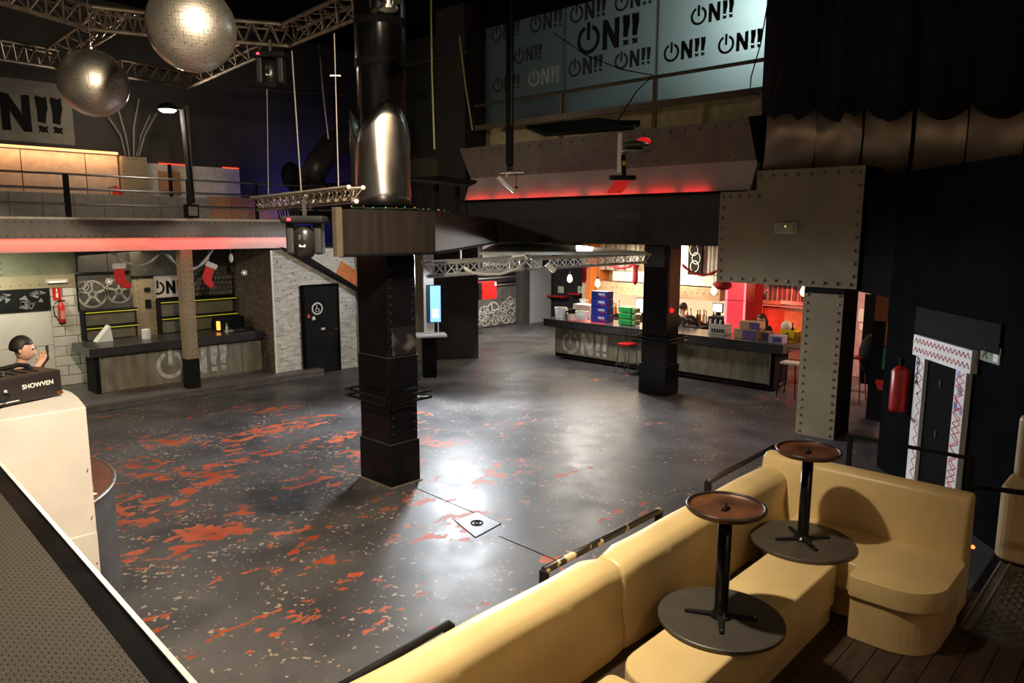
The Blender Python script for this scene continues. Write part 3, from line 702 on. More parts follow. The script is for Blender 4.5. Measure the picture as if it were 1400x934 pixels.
# ---- black columns
def pillar(name, x0, y0, x1, y1, ztop, bands, ring, lab, riv=True):
    t = thing(name, lab, 'column', ((x0 + x1) / 2, (y0 + y1) / 2, 0), group='black riveted pillars on the dance floor')
    for (z0, z1, o) in bands:
        MB().box((x0 - o, y0 - o, z0), (x1 + o, y1 + o, z1)).build('casing', M['blackgloss'], t, bevel=.004, seg=1)
        if o > 0: MB().box((x0 - o - .003, y0 - o - .003, z1 - .006), (x1 + o + .003, y1 + o + .003, z1 + .002)).build('casing_edge', mat('casing_edge', (.10, .085, .07), .4, .5), t)
    pts = []; pts2 = []
    for z in [.75 + .11 * i for i in range(int((ztop - .8) / .11))]:
        if any(abs(z - b[0]) < .06 for b in bands) or 1.2 < z < 1.85: continue
        pts += [(x0 + .05, y0 - .001, z), (x1 - .05, y0 - .001, z)]; pts2 += [(x0 - .001, y0 + .06, z), (x0 - .001, y1 - .06, z)]
    rivets(pts, (0, -1, 0), .011).build('rivet', mat('rivet_bright', (.22, .2, .18), .35, .8), t, kind='stuff')
    rivets(pts2, (-1, 0, 0), .009).build('rivet', M['black'], t, kind='stuff')
    for z in ring:
        q = .14; r_ = [(x0 - q, y0 - q, z), (x1 + q, y0 - q, z), (x1 + q, y1 + q, z), (x0 - q, y1 + q, z)]
        mb = MB()
        for i in range(4): mb.tube([r_[i], r_[(i + 1) % 4]], .020, 8)
        mb.build('ring_rail', M['blackgloss'], t)
    for (a, b) in (((x0 - .14, y0 - .14), (x0, y0)), ((x1 + .14, y0 - .14), (x1, y0))):
        MB().tube([(a[0], a[1], ring[0]), (b[0], b[1], ring[0])], .012, 6).build('ring_bracket', M['steel'], t)
    return t
p1 = pillar('pillar', 5.80, 7.71, 6.27, 8.38, 3.2, [(0, .61, .018), (.61, 1.17, 0), (1.17, 1.80, .012), (1.80, 3.2, 0)], (1.20, 1.29), 'nearer black riveted pillar with a double ring rail, in the middle of the floor')
MB().box((5.76, 7.67, .0), (6.31, 8.42, .018)).build('foot_strip', mat('foot_strip', (.17, .14, .11), .6), p1)
MB().box((5.86, 7.700, 1.82), (6.25, 7.708, 2.20)).build('scuffed_sheet', mat('scuffed', (.012, .012, .012), .35, col2=(.14, .13, .12), scale=5, lo=.5, hi=.75), p1)
p2 = pillar('pillar', 13.2, 8.0, 13.68, 8.6, 3.2, [(0, .66, .03), (.66, 3.2, 0)], (1.15, 1.23), 'further black pillar with a ring rail, standing in front of the far bar')
MB().box((13.19, 8.1, 2.72), (13.2, 8.6, 3.15)).build('grey_sheet', mat('grey_sheet', (.055, .055, .050), .6), p2)
MB().box((13.25, 7.985, 1.75), (13.66, 7.999, 3.1)).build('orange_light_sheet', mat('orange_light_tone', (.20, .07, .03), .5), p2)  # thin sheet paints the orange light falling on this side of the pillar
lampr = tag(MB().ball((13.3, 7.95, 1.83), .05, 10).build('warning_lamp', emis('warn_red', (1, .02, .01), 1.2)), 'round red lamp on the side of the further black pillar', 'lamp')
# upper part of the near pillar: round black duct with a wavy chrome sleeve
ux, uy = 6.03, 8.04
t = thing('upper_pillar', 'black round pillar rising from the bridge to the ceiling above the floor pillar', 'column', (ux, uy, 3.72))
MB().lathe((ux, uy, 3.72), [(.31, 0), (.31, 1.9), (.325, 1.92), (.325, 2.4), (.33, 2.42), (.33, 5.08)], 40).build('shaft', M['blackgloss'], t, smooth=True, clean=True)
for z in (5.55, 6.05): MB().lathe((ux, uy, z), [(.335, 0), (.335, .10)], 32).build('band', M['black'], t, clean=True)
cs = thing('chrome_sleeve', 'shiny chrome sheet sleeve with a wavy top edge round the upper pillar', 'sleeve', (ux, uy, 3.76))
mb = MB(); n = 72; vs = []; va = math.atan2(-uy, -ux)          # wave is set about the side facing the room
for i in range(n + 1):
    a = va + math.radians(-150 + 300 * i / n); k = (i / n - .5) * 300
    zt = 4.88 + .20 * math.cos(math.radians((k - 15) * 2)) if k > -84 else 5.05 - .004 * abs(k + 100)
    for j in range(9): z = 3.80 + (zt - 3.80) * j / 8; r = (.365 if k > -84 else .415) + .008 * math.sin(a * 5 + j * .4); vs.append((ux + r * math.cos(a), uy + r * math.sin(a), z))
fs = [(i * 9 + j, (i + 1) * 9 + j, (i + 1) * 9 + j + 1, i * 9 + j + 1) for i in range(n) for j in range(8)]
o = mb.add(vs, fs).build('sheet', M['chrome'], cs, smooth=True); m_ = o.modifiers.new('t', 'SOLIDIFY'); m_.thickness = .006
MB().lathe((ux, uy, 3.74), [(.42, 0), (.42, .03)], 40).build('base_disc', M['black'], cs, clean=True)

# slim khaki column in front of the left bar
t = thing('slim_column', 'slim khaki riveted column with a black foot, in front of the left bar', 'column', (6.4, 15.2, 0))
MB().box((6.26, 15.23, .78), (6.50, 15.46, 3.06)).build('shaft', M['plate'], t)
MB().box((6.25, 15.22, .15), (6.51, 15.47, .78)).build('foot', M['black'], t)
rivets([(x, 15.23, .86 + .125 * i) for x in (6.30, 6.46) for i in range(18)], (0, -1, 0), .014).build('rivet', M['rivet'], t, kind='stuff')

# ---- stair stringer behind the near pillar
t = thing('staircase', 'staircase with a cream and orange riveted stringer coming down behind the near pillar', 'stairs', (9.8, 15.0, 1.5))
a, b = AY(424, 352, 15.1), AY(500, 399, 15.1); a1, b1 = AY(437, 338, 15.1), AY(500, 378, 15.1)
mid = .45; am, bm2 = a.lerp(b, mid), a1.lerp(b1, mid)
MB().extr([a, am, bm2, a1], (0, .06, 0)).build('stringer', mat('cream_paint', (.45, .42, .34), .5), t)
MB().extr([am, b, b1, bm2], (0, .06, 0)).build('stringer', M['orange'], t)
u0, u1 = AY(386, 338, 15.12), AY(500, 402, 15.12)
MB().extr([u0, u1, b, a], (0, .25, 0)).build('soffit', M['black'], t)
rivets([p + V(0, -.002, 0) for p in line_pts(a.lerp(a1, .15), b.lerp(b1, .15), 12) + line_pts(a.lerp(a1, .85), b.lerp(b1, .85), 12)], (0, -1, 0), .012).build('rivet', M['rivet'], t, kind='stuff')
for i in range(7):
    s = i / 7; p = a1.lerp(b1, s); MB().box((p.x - .02, 15.17, p.z - .16), (p.x + .26, 15.42, p.z - .13)).build('tread', M['black'], t)

# ---- left bar
lb = thing('left_bar_counter', 'long bar counter with a weathered grey front and white worn power sign, left', 'bar counter', (6.5, 16.3, .15))
MB().box((4.75, 16.06, .15), (8.36, 16.6, .94)).build('body', M['black'], lb)
MB().prism(rrect(4.62, 15.86, 8.40, 17.0, .04), .94, 1.12).build('worktop', M['counter'], lb, bevel=.008)
MB().box((4.86, 16.04, .17), (8.34, 16.06, .90)).build('front_panel', M['concrete'], lb)
for (a, b) in (((4.83, 16.02, .15), (4.86, 16.05, .92)), ((4.83, 16.02, .14), (8.34, 16.05, .165)), ((7.85, 16.025, .16), (7.87, 16.045, .92))): MB().box(a, b).build('trim', M['alu'], lb)
p = AY(215, 519, 16.035); logo(MB(), (p.x, 16.04, p.z), (1, 0, 0), (0, 0, 1), .60, (0, -1, 0), .004).build('logo', M['letterw'], lb)
# back bar of the left bar
bb = thing('left_back_bar', 'khaki and black back bar with yellow lit shelves behind the left counter', 'shelving', (6.6, 17.3, .15))
def P7(px, py): return AY(px, py, 17.3)
p0, p1_ = P7(182, 382), P7(216, 462)
MB().box((p0.x, 17.25, .15), (p1_.x, 17.4, p0.z)).build('khaki_panel', M['plate'], bb)
rivets([(x, 17.25, 1.05 + .13 * i) for x in (p0.x + .06, p1_.x - .06) for i in range(11)], (0, -1, 0), .015).build('rivet', M['rivet'], bb, kind='stuff')
for (zz, s) in ((2.12, .05), (1.80, .10)):
    MB().box((p0.x + .2, 17.22, zz - s), (p0.x + .32, 17.25, zz + s)).build('switch_box', M['black'], bb)
for (xa, xb, zs) in ((4.95, p0.x - .03, (1.72, 1.38)), (p1_.x + .02, 8.3, (1.83, 1.45))):
    MB().box((xa, 17.3, 1.1), (xb, 17.4, zs[0] + .02)).build('back_panel', mat('olive_panel', (.20, .185, .12), .5), bb)
    for z in zs:
        MB().box((xa, 17.05, z), (xb, 17.3, z + .03)).build('shelf', M['black'], bb)
        MB().box((xa, 17.04, z - .012), (xb, 17.05, z - .002)).build('led_strip', E_yel, bb)
    MB().box((xa - .04, 17.04, 1.1), (xa, 17.3, zs[0] + .05)).build('upright', M['black'], bb)
MB().box((p1_.x + .02, 17.28, 1.88), (8.3, 17.34, 1.92)).build('ledge', M['black'], bb)
MB().box((p1_.x, 17.3, 1.92), (7.35, 17.34, 2.42)).build('sign_panel', M['white'], bb)
p = AY(207, 403, 17.29); logo(MB(), (p.x, 17.295, p.z), (1, 0, 0), (0, 0, 1), .30, (0, -1, 0), .005).build('logo', M['letters'], bb)
MB().box((p0.x - .05, 17.2, 2.44), (8.35, 17.45, 3.0)).build('fascia_panel', mat('dark_olive', (.05, .048, .035), .6), bb)
MB().box((4.96, 17.3, 2.56), (p0.x - .05, 17.45, 3.0)).build('fascia_panel', M['wall'], bb)
for (px, py, s) in ((186, 457, 0), (150, 464, 1)):
    pass
tag(MB().lathe((5.94, 16.5, 1.12), [(.085, 0), (.09, .02), (.09, .20), (.085, .21), (.07, .215)], 24).build('paper_roll', M['whitehard'], clean=True, smooth=False), 'white roll of paper towel standing on the left bar', 'paper roll')
tt = MB().extr([(5.02, 16.7, 1.121), (5.34, 16.7, 1.121), (5.30, 16.7, 1.45)], (0, .25, 0)).build('tent_card', M['whitehard']); tag(tt, 'white folded tent card at the left end of the left bar', 'card')
t = thing('coffee_machine', 'black machine with an orange lit window at the right end of the left bar', 'machine', (7.75, 16.6, 1.12))
MB().box((7.55, 16.4, 1.12), (8.15, 16.85, 1.45)).build('body', M['black'], t, bevel=.03)
MB().box((7.50, 16.42, 1.16), (7.555, 16.50, 1.36)).build('lit_window', emis('amber', (1, .35, .05), 3), t)
MB().box((7.6, 16.36, 1.12), (8.1, 16.42, 1.16)).build('drip_tray', M['steel'], t)
for x, c in ((7.72, M['signgreen']), (7.86, M['yellow'])):
    pass
t = thing('bottle', 'small green and white bottle before the black machine on the left bar', 'bottle', (7.6, 16.15, 1.12))
MB().lathe((7.58, 16.15, 1.12), [(.03, 0), (.032, .02), (.03, .13), (.012, .17), (.012, .20)], 12).build('body', mat('pale_green', (.45, .60, .35), .3), t, clean=True); MB().lathe((7.58, 16.15, 1.32), [(.014, 0), (.014, .03)], 10).build('cap', M['signgreen'], t, clean=True)

# gear wheel posters
def wheel(mb, c, u, v, n_, R, r, sp, t=.006, w=.09):
    c, u, v, n_ = V(*c), V(*u), V(*v), V(*n_); K = 30
    def P(rr, a): return c + u * rr * math.cos(a) + v * rr * math.sin(a)
    for i in range(K):
        a, b = 2 * PI * i / K, 2 * PI * (i + 1) / K
        mb.extr([P(R * (1 - w), a), P(R, a), P(R, b), P(R * (1 - w), b)], n_ * t)
        mb.extr([P(r * .5, a), P(r, a), P(r, b), P(r * .5, b)], n_ * t)
    for i in range(sp):
        a = 2 * PI * i / sp + .3
        mb.extr([P(r, a - .25), P(R * .92, a - .10), P(R * .92, a + .10), P(r, a + .25)], n_ * t)
PD = mat('poster_dark', (.020, .020, .021), .5, col2=(.075, .072, .068), scale=4); PG = mat('poster_grey', (.26, .255, .24), .5, var=.5, scale=5)
def poster(name, lab, x0, x1, z0, z1, y, wheels, frame=True):
    t = thing(name, lab, 'poster', ((x0 + x1) / 2, y, z0))
    MB().box((x0, y - .02, z0), (x1, y, z1)).build('sheet', PD, t)
    for (a, b) in (((x0, z0), (x1, z0 + .03)), ((x0, z1 - .03), (x1, z1)), ((x0, z0), (x0 + .03, z1)), ((x1 - .03, z0), (x1, z1))):
        MB().box((a[0], y - .035, a[1]), (b[0], y - .018, b[1])).build('frame_bar', M['black'], t)
    mb = MB()
    for (x, z, R, r, sp) in wheels: wheel(mb, (x, y - .02, z), (1, 0, 0), (0, 0, 1), (0, -1, 0), R, r, sp, .004, .14)
    mb.build('printed_wheel', PG, t)
    return t
pa, pb = AY(100, 378, 17.42), AY(180, 425, 17.42)
poster('wheel_poster', 'black and grey poster of spoked machine wheels over the brick wall, left', 4.92, 6.08, 1.72, 2.52, 17.42, [(5.22, 2.08, .30, .09, 5), (5.76, 2.12, .28, .08, 5), (5.05, 2.26, .12, .06, 4)])
t = poster('pattern_poster', 'black framed grey lattice poster right of the slim column', 7.1, 8.32, 1.88, 2.55, 17.27, [])
mb = MB()
for i in range(11):
    for j in range(5):
        mb.obox((7.2 + i * .105 + (.05 if j % 2 else 0), 17.247, 1.96 + j * .12), (.035, 0, .02), (-.02, 0, .03), (0, .003, 0))
mb.build('printed_lattice', mat('lattice_print', (.13, .115, .10), .6, var=.4), t, kind='stuff')
# faceted dark picture strip at the far left
t = thing('facet_picture', 'dark strip picture of grey shards in a black frame, far left', 'picture', (3.9, 17.45, 1.8))
MB().box((2.4, 17.43, 1.80), (4.42, 17.46, 2.25)).build('sheet', M['black'], t)
mb = MB(); rg = random.Random(5)
for i in range(34):
    x, z = rg.uniform(2.5, 4.3), rg.uniform(1.86, 2.18); a = rg.uniform(0, PI)
    pts = [(max(2.44, min(4.38, x + rg.uniform(.04, .14) * math.cos(a + k * 2.1))), 17.43, max(1.83, min(2.22, z + rg.uniform(.03, .10) * math.sin(a + k * 2.1)))) for k in range(3)]
    mb.extr(pts, (0, -.006, 0))
mb.build('shard', mat('shard_grey', (.14, .14, .14), .5, var=.7, scale=9), t, kind='stuff')
t = thing('extinguisher_sign', 'red sign with a white extinguisher symbol above the wall extinguisher', 'sign', AY(77, 403, 17.45))
pa, pb = AY(71, 393, 17.44), AY(84, 410, 17.44)
MB().box((pa.x, 17.43, pb.z), (pb.x, 17.445, pa.z)).build('plate', M['red'], t)
cxs = (pa.x + pb.x) / 2; MB().box((cxs - .02, 17.425, pb.z + .05), (cxs + .02, 17.43, pb.z + .15)).box((cxs - .012, 17.425, pb.z + .17), (cxs + .012, 17.43, pa.z - .03)).build('symbol', M['sign'], t)
t = thing('fire_extinguisher', 'red wall extinguisher with a black hose on the white bricks', 'fire extinguisher', (4.58, 17.38, 1.5))
MB().lathe((4.60, 17.38, 1.5), [(.055, 0), (.065, .02), (.065, .36), (.05, .41), (.025, .44), (.025, .47)], 20).build('cylinder', M['red'], t, smooth=True, clean=True)
MB().box((4.55, 17.36, 1.96), (4.68, 17.40, 1.99)).tube([(4.6, 17.38, 1.93), (4.6, 17.38, 2.0)], .02, 8).build('valve', M['black'], t)
MB().tube([(4.57, 17.36, 1.96), (4.49, 17.35, 1.95), (4.45, 17.35, 1.86), (4.46, 17.35, 1.70), (4.53, 17.34, 1.56)], .011, 6).build('hose', M['black'], t)
MB().lathe((4.60, 17.38, 1.495), [(.067, 0), (.067, .03)], 20).build('foot_ring', M['black'], t, clean=True)
MB().box((4.56, 17.31, 1.6), (4.64, 17.32, 1.78)).build('sticker', mat('label_pink', (.6, .25, .22), .5), t)
em = thing('emergency_light', 'emergency lamp with lit points at the top of the khaki band, far left', 'lamp', AY(77, 384, 17.4))
p = AY(77, 385, 17.4); MB().box((p.x - .2, 17.34, p.z - .03), (p.x + .2, 17.42, p.z + .05)).build('housing', M['beige'], em, bevel=.01)
MB().box((p.x - .15, 17.335, p.z - .015), (p.x + .15, 17.345, p.z + .01)).build('lens', emis('lens_warm', (1, .8, .5), 1.5), em)

# door with the round wheelchair sign
dr = struct('door_1', MB().box((9.17, 15.42, 0), (10.07, 15.47, 2.12)), M['black'])
MB().box((9.12, 15.40, 0), (9.17, 15.5, 2.17)).box((10.07, 15.40, 0), (10.12, 15.5, 2.17)).box((9.12, 15.40, 2.12), (10.12, 15.5, 2.17)).build('door_frame', M['matblack'], dr)
pc = AY(434, 422, 15.41); mb = MB().extr([(pc.x + .15 * math.cos(2 * PI * k / 32), 15.419, pc.z + .15 * math.sin(2 * PI * k / 32)) for k in range(32)], (0, -.004, 0)); sg = mb.build('sign_disc', M['sign'], dr)
mb = MB().extr([(pc.x + .115 * math.cos(2 * PI * k / 32), 15.414, pc.z + .115 * math.sin(2 * PI * k / 32)) for k in range(32)], (0, -.002, 0)); mb.build('sign_inner', M['letters'], sg)
mb = MB().tube([(pc.x - .02, 15.408, pc.z + .065), (pc.x - .02, 15.408, pc.z), (pc.x + .035, 15.408, pc.z - .005), (pc.x + .055, 15.408, pc.z - .06)], .011, 6)
mb.tube([(pc.x - .005 + .05 * math.cos(k), 15.408, pc.z - .03 + .05 * math.sin(k)) for k in [2.0 + i * .42 for i in range(11)]], .009, 6).ball((pc.x - .02, 15.41, pc.z + .085), .016, 8)
mb.build('symbol', M['sign'], sg)
MB().box((9.235, 15.412, 1.38), (9.30, 15.42, 1.46)).build('red_sticker', mat('sticker_red', (.9, .08, .03), .5), dr)
MB().obox((9.40, 15.416, 1.36), (.035, 0, .02), (-.02, 0, .035), (0, .003, 0)).build('sticker', M['sign'], dr)
MB().box((9.60, 15.412, 1.06), (9.70, 15.42, 1.11)).build('sticker', M['sign'], dr)
MB().tube([(10.0, 15.40, 1.05), (10.0, 15.36, 1.05), (9.93, 15.36, 1.05)], .012, 6).build('door_handle', M['steel'], dr)

# Christmas stockings and tinsel under the left gallery
def stocking(name, c, s, flip, lab):
    t = thing(name, lab, 'stocking', c, group='felt stockings under the left gallery')
    x, y, z = c
    o = [(-.5, 1), (.45, 1), (.42, .1), (.55, -.35), (.95, -.75), (.90, -1.05), (.55, -1.15), (.0, -.95), (-.45, -.45), (-.5, .1)]
    f = 1; rot = (-.42 if flip else .02)
    def R(a, b): a *= f; return (x + s * (a * math.cos(rot) - b * math.sin(rot)), z + s * (a * math.sin(rot) + b * math.cos(rot)))
    MB().extr([(R(a, b)[0], y, R(a, b)[1]) for a, b in o], (0, .05, 0)).build('boot', M['redcloth'], t, bevel=.02, seg=3)
    cf = [(-.6, 1.3), (.58, 1.3), (.56, .75), (-.6, .75)]
    MB().extr([(R(a, b)[0], y - .015, R(a, b)[1]) for a, b in cf], (0, .08, 0)).build('cuff', M['fluff'], t, bevel=.025, seg=3)
    a = R(-.4, 1.3); MB().tube([(a[0], y + .02, a[1]), (a[0], y + .02, 3.06)], .004, 4).build('cord', M['sign'], t)
c = AY(165, 379, 15.7); stocking('christmas_stocking', (c.x, 15.7, c.z), .215, False, 'red felt stocking with a white cuff left of the slim column')
c = AY(285, 376, 15.7); stocking('christmas_stocking', (c.x, 15.7, c.z), .215, True, 'red felt stocking with a white cuff right of the slim column')
def garland(name, pts, r, m, lab, grp=None, cat='garland'):
    P = []
    for i in range(len(pts) - 1):
        a, b = V(*pts[i][:3]), V(*pts[i + 1][:3]); sag = pts[i][3]
        for k in range(12): s = k / 12; P.append(a.lerp(b, s) - V(0, 0, sag * 4 * s * (1 - s)))
    P.append(V(*pts[-1][:3]))
    rr = [r * (1 + .25 * math.sin(i * 2.1)) for i in range(len(P))]
    return tag(MB().tube(P, rr, 8).build(name, m, smooth=True), lab, cat, grp)
a, b, c, d = AY(150, 345, 15.75), AY(222, 342, 15.75), AY(290, 342, 15.75), AY(175, 362, 15.75)
garland('tinsel_garland', [(a.x, 15.75, 3.06, .30), (b.x, 15.75, 3.04, 0)], .028, M['tinsel'], 'silver tinsel garland sagging by the left red stocking')
garland('tinsel_garland', [(b.x + .03, 15.72, 3.04, .42), (c.x, 15.72, 3.06, 0)], .034, M['tinsel'], 'silver tinsel garland sagging behind the slim column')
t = thing('hanging_ornament', 'pale felt ornament hanging right of the right stocking', 'ornament', AY(315, 353, 15.8)); p = AY(316, 353, 15.8)
MB().ball(p, .07, 12, (.7, .7, 1.5)).build('body', M['fluff'], t, smooth=True); MB().tube([p + V(0, 0, .08), (p.x, p.y, 3.07)], .004, 4).build('cord', M['sign'], t)
for i, (px, py, lab) in enumerate(((149, 385, 'left'), (334, 373, 'right'))):
    p = AY(px, py, 16.0); t = thing('glass_lamp', 'small clear glass lamp hanging under the gallery, the %s one' % lab, 'lamp', p)
    MB().ball(p, .07, 14).build('globe', M['clear'], t, smooth=True); MB().tube([p + V(0, 0, .06), (p.x, p.y, 3.06)], .006, 5).build('cord', M['black'], t); MB().ball(p, .012, 6).build('filament', E_bulb, t)

# ---- white DJ desk block, its machine and the round stage, lower left
t = thing('round_stage', 'low round stage with a brown worn top and a pale edge, beside the white desk', 'stage', (.93, 8.25, 0))
MB().lathe((.93, 8.25, 0), [(1.53, 0), (1.53, .985), (1.50, 1.0)], 96).build('side', M['stage'], t, clean=True)
MB().lathe((.93, 8.25, 0), [(1.52, .995), (1.52, 1.03)], 96).build('top', M['brown'], t, clean=True)
mbr = MB().tube([(.93 + 1.535 * math.cos(2 * PI * k / 96), 8.25 + 1.535 * math.sin(2 * PI * k / 96), 1.015) for k in range(96)], .020, 8, closed=True).build('edge_trim', M['alu'], t, smooth=True)
mb = MB(); rg = random.Random(9)
for i in range(9):
    a = rg.uniform(-.95, -.45); r = rg.uniform(1.25, 1.45); p = (.93 + r * math.cos(a), 8.25 + r * math.sin(a)); l = rg.uniform(.03, .08)
    mb.obox((p[0], p[1], 1.031), (l, l * .3, 0), (-l * .15, l * .5, 0), (0, 0, .0015))
mb.build('paint_chip', M['whitehard'], t, kind='stuff')
t = thing('dj_desk', 'large white desk block with a rounded corner at the left frame edge', 'desk', (.8, 6.8, 0))
MB().prism([(-.9, 6.3), (1.775, 6.3), (1.80, 6.45), (1.845, 6.75), (1.865, 7.0), (1.85, 7.15), (1.80, 7.27), (1.72, 7.35), (1.6, 7.4), (-.9, 7.45)], 1.05, 2.10).build('top_block', M['white'], t, bevel=.006)
MB().box((-.9, 6.29, 0), (1.775, 6.62, 1.06)).build('front_panel', M['white'], t, bevel=.004)
for (px, py) in ((120, 642), (133, 770), (126, 707)):
    p = AY(px, py, 6.285); MB().ball(p, .006, 6).build('screw', M['black'], t)
# spark machine on the desk
Bm = thing('spark_machine', 'black effect machine with white lettering on top of the white desk', 'machine', (1.40, 6.95, 2.10), math.atan2(6.864 - 6.698, 1.771 - 1.291))
Ml = MW[Bm]
def loc(mb, name, m, par, **k): mb.v = [tuple(Ml @ V(*v)) for v in mb.v]; return mb.build(name, m, par, **k)
W_, D_, H_ = .80, .32, .225
p0 = Ml.inverted() @ V(1.771, 6.864, 2.12)
x1 = p0.x; y0 = p0.y
bd = loc(MB().box((x1 - W_, y0, .015), (x1, y0 + D_, H_)), 'body', mat('machine_black', (.016, .012, .012), .4), Bm, bevel=.01)
loc(MB().box((x1 - .05, y0 - .004, .02), (x1 - .0, y0 + .02, .05)), 'foot_mark', M['rust'], Bm)
loc(MB().box((x1 - W_ + .02, y0 + .02, H_), (x1 - .02, y0 + D_ - .02, H_ + .006)), 'top_plate', mat('machine_top', (.10, .075, .06), .4, .5, stretch=(10, 1, 1)), Bm)
for i in range(7): loc(MB().box((x1 - W_ + .10 + i * .09, y0 + .06, H_ + .006), (x1 - W_ + .115 + i * .09, y0 + D_ - .06, H_ + .012)), 'top_slot', M['black'], Bm)
loc(MB().tube([(x1 - .40, y0 + .1, H_), (x1 - .40, y0 + .1, H_ + .05)], .008, 8), 'nozzle', M['steel'], Bm)
loc(MB().tube([(x1 - .10, y0 + .20, H_ - .02), (x1 - .12, y0 + .24, H_ + .035), (x1 - .17, y0 + .28, H_ + .045), (x1 - .30, y0 + .34, H_ + .02), (x1 - .45, y0 + .38, H_ - .01)], .020, 8), 'handle', M['black'], Bm, smooth=True)
loc(MB().lathe((x1 - .66, y0 + .14, H_), [(.11, 0), (.11, .03), (.09, .045)], 24), 'white_cap', M['whitehard'], Bm, clean=True)
loc(MB().box((x1 - .62, y0 - .003, .035), (x1 - .36, y0, .042)), 'print_line', M['sign'], Bm)
O = Ml @ V(x1 - .20, y0 - .002, .135); u = (Ml.to_3x3() @ V(1, 0, 0)); text('SHOWVEN', .052, M['sign'], Bm, frame4(O, u, (0, 0, 1)), extrude=.001)
loc(MB().tube([(x1 - .47, y0 - .005, .12), (x1 - .44, y0 - .03, .10), (x1 - .50, y0 - .05, .07), (x1 - .62, y0 - .04, .06)], .010, 6), 'cable', M['black'], Bm)
loc(MB().box((x1 - .47, y0 - .01, .11), (x1 - .45, y0, .14)), 'socket', M['sign'], Bm)

# ================================================================== OVERHEAD
def truss(name, A, B, lab, side=.22, r=.022, bays=8, down=True, m=None, cat='truss', group=None, flat=False):
    A, B = V(*A), V(*B); d = (B - A).normalized(); sidev = d.cross(V(0, 0, 1)).normalized(); up = V(0, 0, 1)
    m = m or M['alu']
    t = thing(name, lab, cat, tuple(A), group=group)
    if flat: offs = [up * side * .5, -up * side * .5]
    else: offs = [sidev * side / 2 + up * side * .43, -sidev * side / 2 + up * side * .43, -up * side * .43]
    for o in offs: MB().tube([A + o, B + o], r, 8).build('chord', m, t)
    Lh = (B - A).length; mb = MB(); prs = [(0, 1)] if flat else [(0, 2), (1, 2), (0, 1)]
    for (i, j) in prs:
        for k in range(bays):
            s0, s1, s2 = A + d * Lh * k / bays, A + d * Lh * (k + .5) / bays, A + d * Lh * (k + 1) / bays
            mb.tube([s0 + offs[i], s1 + offs[j]], r * .42, 5); mb.tube([s1 + offs[j], s2 + offs[i]], r * .42, 5)
    mb.build('brace', m, t, kind='stuff')
    return t, offs
TG = 'ring of lighting trusses under the ceiling'
TA = mat('truss_dim', (.30, .25, .19), .45, .85, var=.3)
pts = [AZ(-60, -30, 6.3), AZ(120, 26, 6.3), AZ(215, 36, 6.3), AZ(395, 50, 6.3), AZ(545, -14, 6.3)]
labs = ['curved truss run at the upper left corner of the frame', 'truss run just left of the larger mirror ball', 'truss run from the larger mirror ball to the corner at right', 'truss run rising right towards the black upper pillar']
for i in range(4): truss('ceiling_truss', pts[i], pts[i + 1], labs[i], .30, .030, 7, m=TA, group=TG)
pts = [AZ(-20, 66, 6.6), AZ(76, 82, 6.6), AZ(160, 28, 6.6)]
truss('ceiling_truss', pts[0], pts[1], 'far truss run at the left frame edge, left of the smaller mirror ball', .34, .030, 6, m=TA, group=TG)
truss('ceiling_truss', pts[1], pts[2], 'far truss run rising behind the smaller mirror ball', .34, .030, 5, m=TA, group=TG)
pts = [AZ(160, 93, 6.4), AZ(256, 111, 6.4), AZ(350, 68, 6.4)]
truss('ceiling_truss', pts[0], pts[1], 'far truss run between the two mirror balls', .30, .028, 6, m=TA, group=TG)
truss('ceiling_truss', pts[1], pts[2], 'far truss run rising right behind the larger mirror ball', .30, .028, 6, m=TA, group=TG)
for (a, b, z) in (((380, 130), (640, 70), 7.6), ((330, 120), (560, 135), 7.0)):
    p, q = AZ(*a, z), AZ(*b, z)
    tag(MB().tube([p, q], .04, 6).build('ceiling_pipe', mat('dark_pipe', (.06, .05, .045), .5, .5)), 'dark pipe crossing the black ceiling, the %s one' % ('higher' if z > 7.2 else 'lower'), 'pipe', 'pipes under the ceiling')
# mirror balls: flat mirror facets on every ball
def mirror_ball(px, py, wpx, Dm, lab, chip):
    dep = Dm * F / wpx; c = C0 + ray(px, py) * (dep / F)
    t = thing('mirror_ball', lab, 'mirror ball', tuple(c), group='mirror balls under the trusses')
    R = Dm / 2; rows = 40; mb = MB(); rg = random.Random(chip)
    core = MB().ball(c, R * .985, 48).build('core', mat('ball_core', (.30, .27, .22), .4, .8), t, smooth=True)
    for i in range(rows):
        t0 = -PI / 2 + PI * i / rows; t1 = t0 + PI / rows; tm = (t0 + t1) / 2; n = max(5, int(2 * rows * math.cos(tm)))
        for k in range(n):
            if chip > 1 and tm > .62 and rg.random() < .07: continue
            a0 = 2 * PI * (k + .01) / n; a1 = 2 * PI * (k + .99) / n; am = (a0 + a1) / 2
            nrm = V(math.cos(tm) * math.cos(am), math.cos(tm) * math.sin(am), math.sin(tm)) + V(rg.gauss(0, .004), rg.gauss(0, .004), rg.gauss(0, .004)); nrm.normalize()
            u = V(-math.sin(am), math.cos(am), 0); v = nrm.cross(u).normalized(); u = v.cross(nrm)
            cc = c + nrm * R; hu = R * math.cos(tm) * (a1 - a0) / 2; hv = R * PI / rows / 2 * .985
            mb.add([cc - u * hu - v * hv, cc + u * hu - v * hv, cc + u * hu + v * hv, cc - u * hu + v * hv], [(0, 1, 2, 3)])
    mb.build('mirror_facet', M['mirror'], t, kind='stuff')
    MB().lathe(tuple(c + V(0, 0, R - .01)), [(.06, 0), (.06, .03), (.02, .05), (.02, .09)], 16).build('cap', M['steel'], t, clean=True)
    MB().tube([c + V(0, 0, R + .06), c + V(0, 0, R + 1.6)], .006, 5).build('cable', M['steel'], t)
    return c
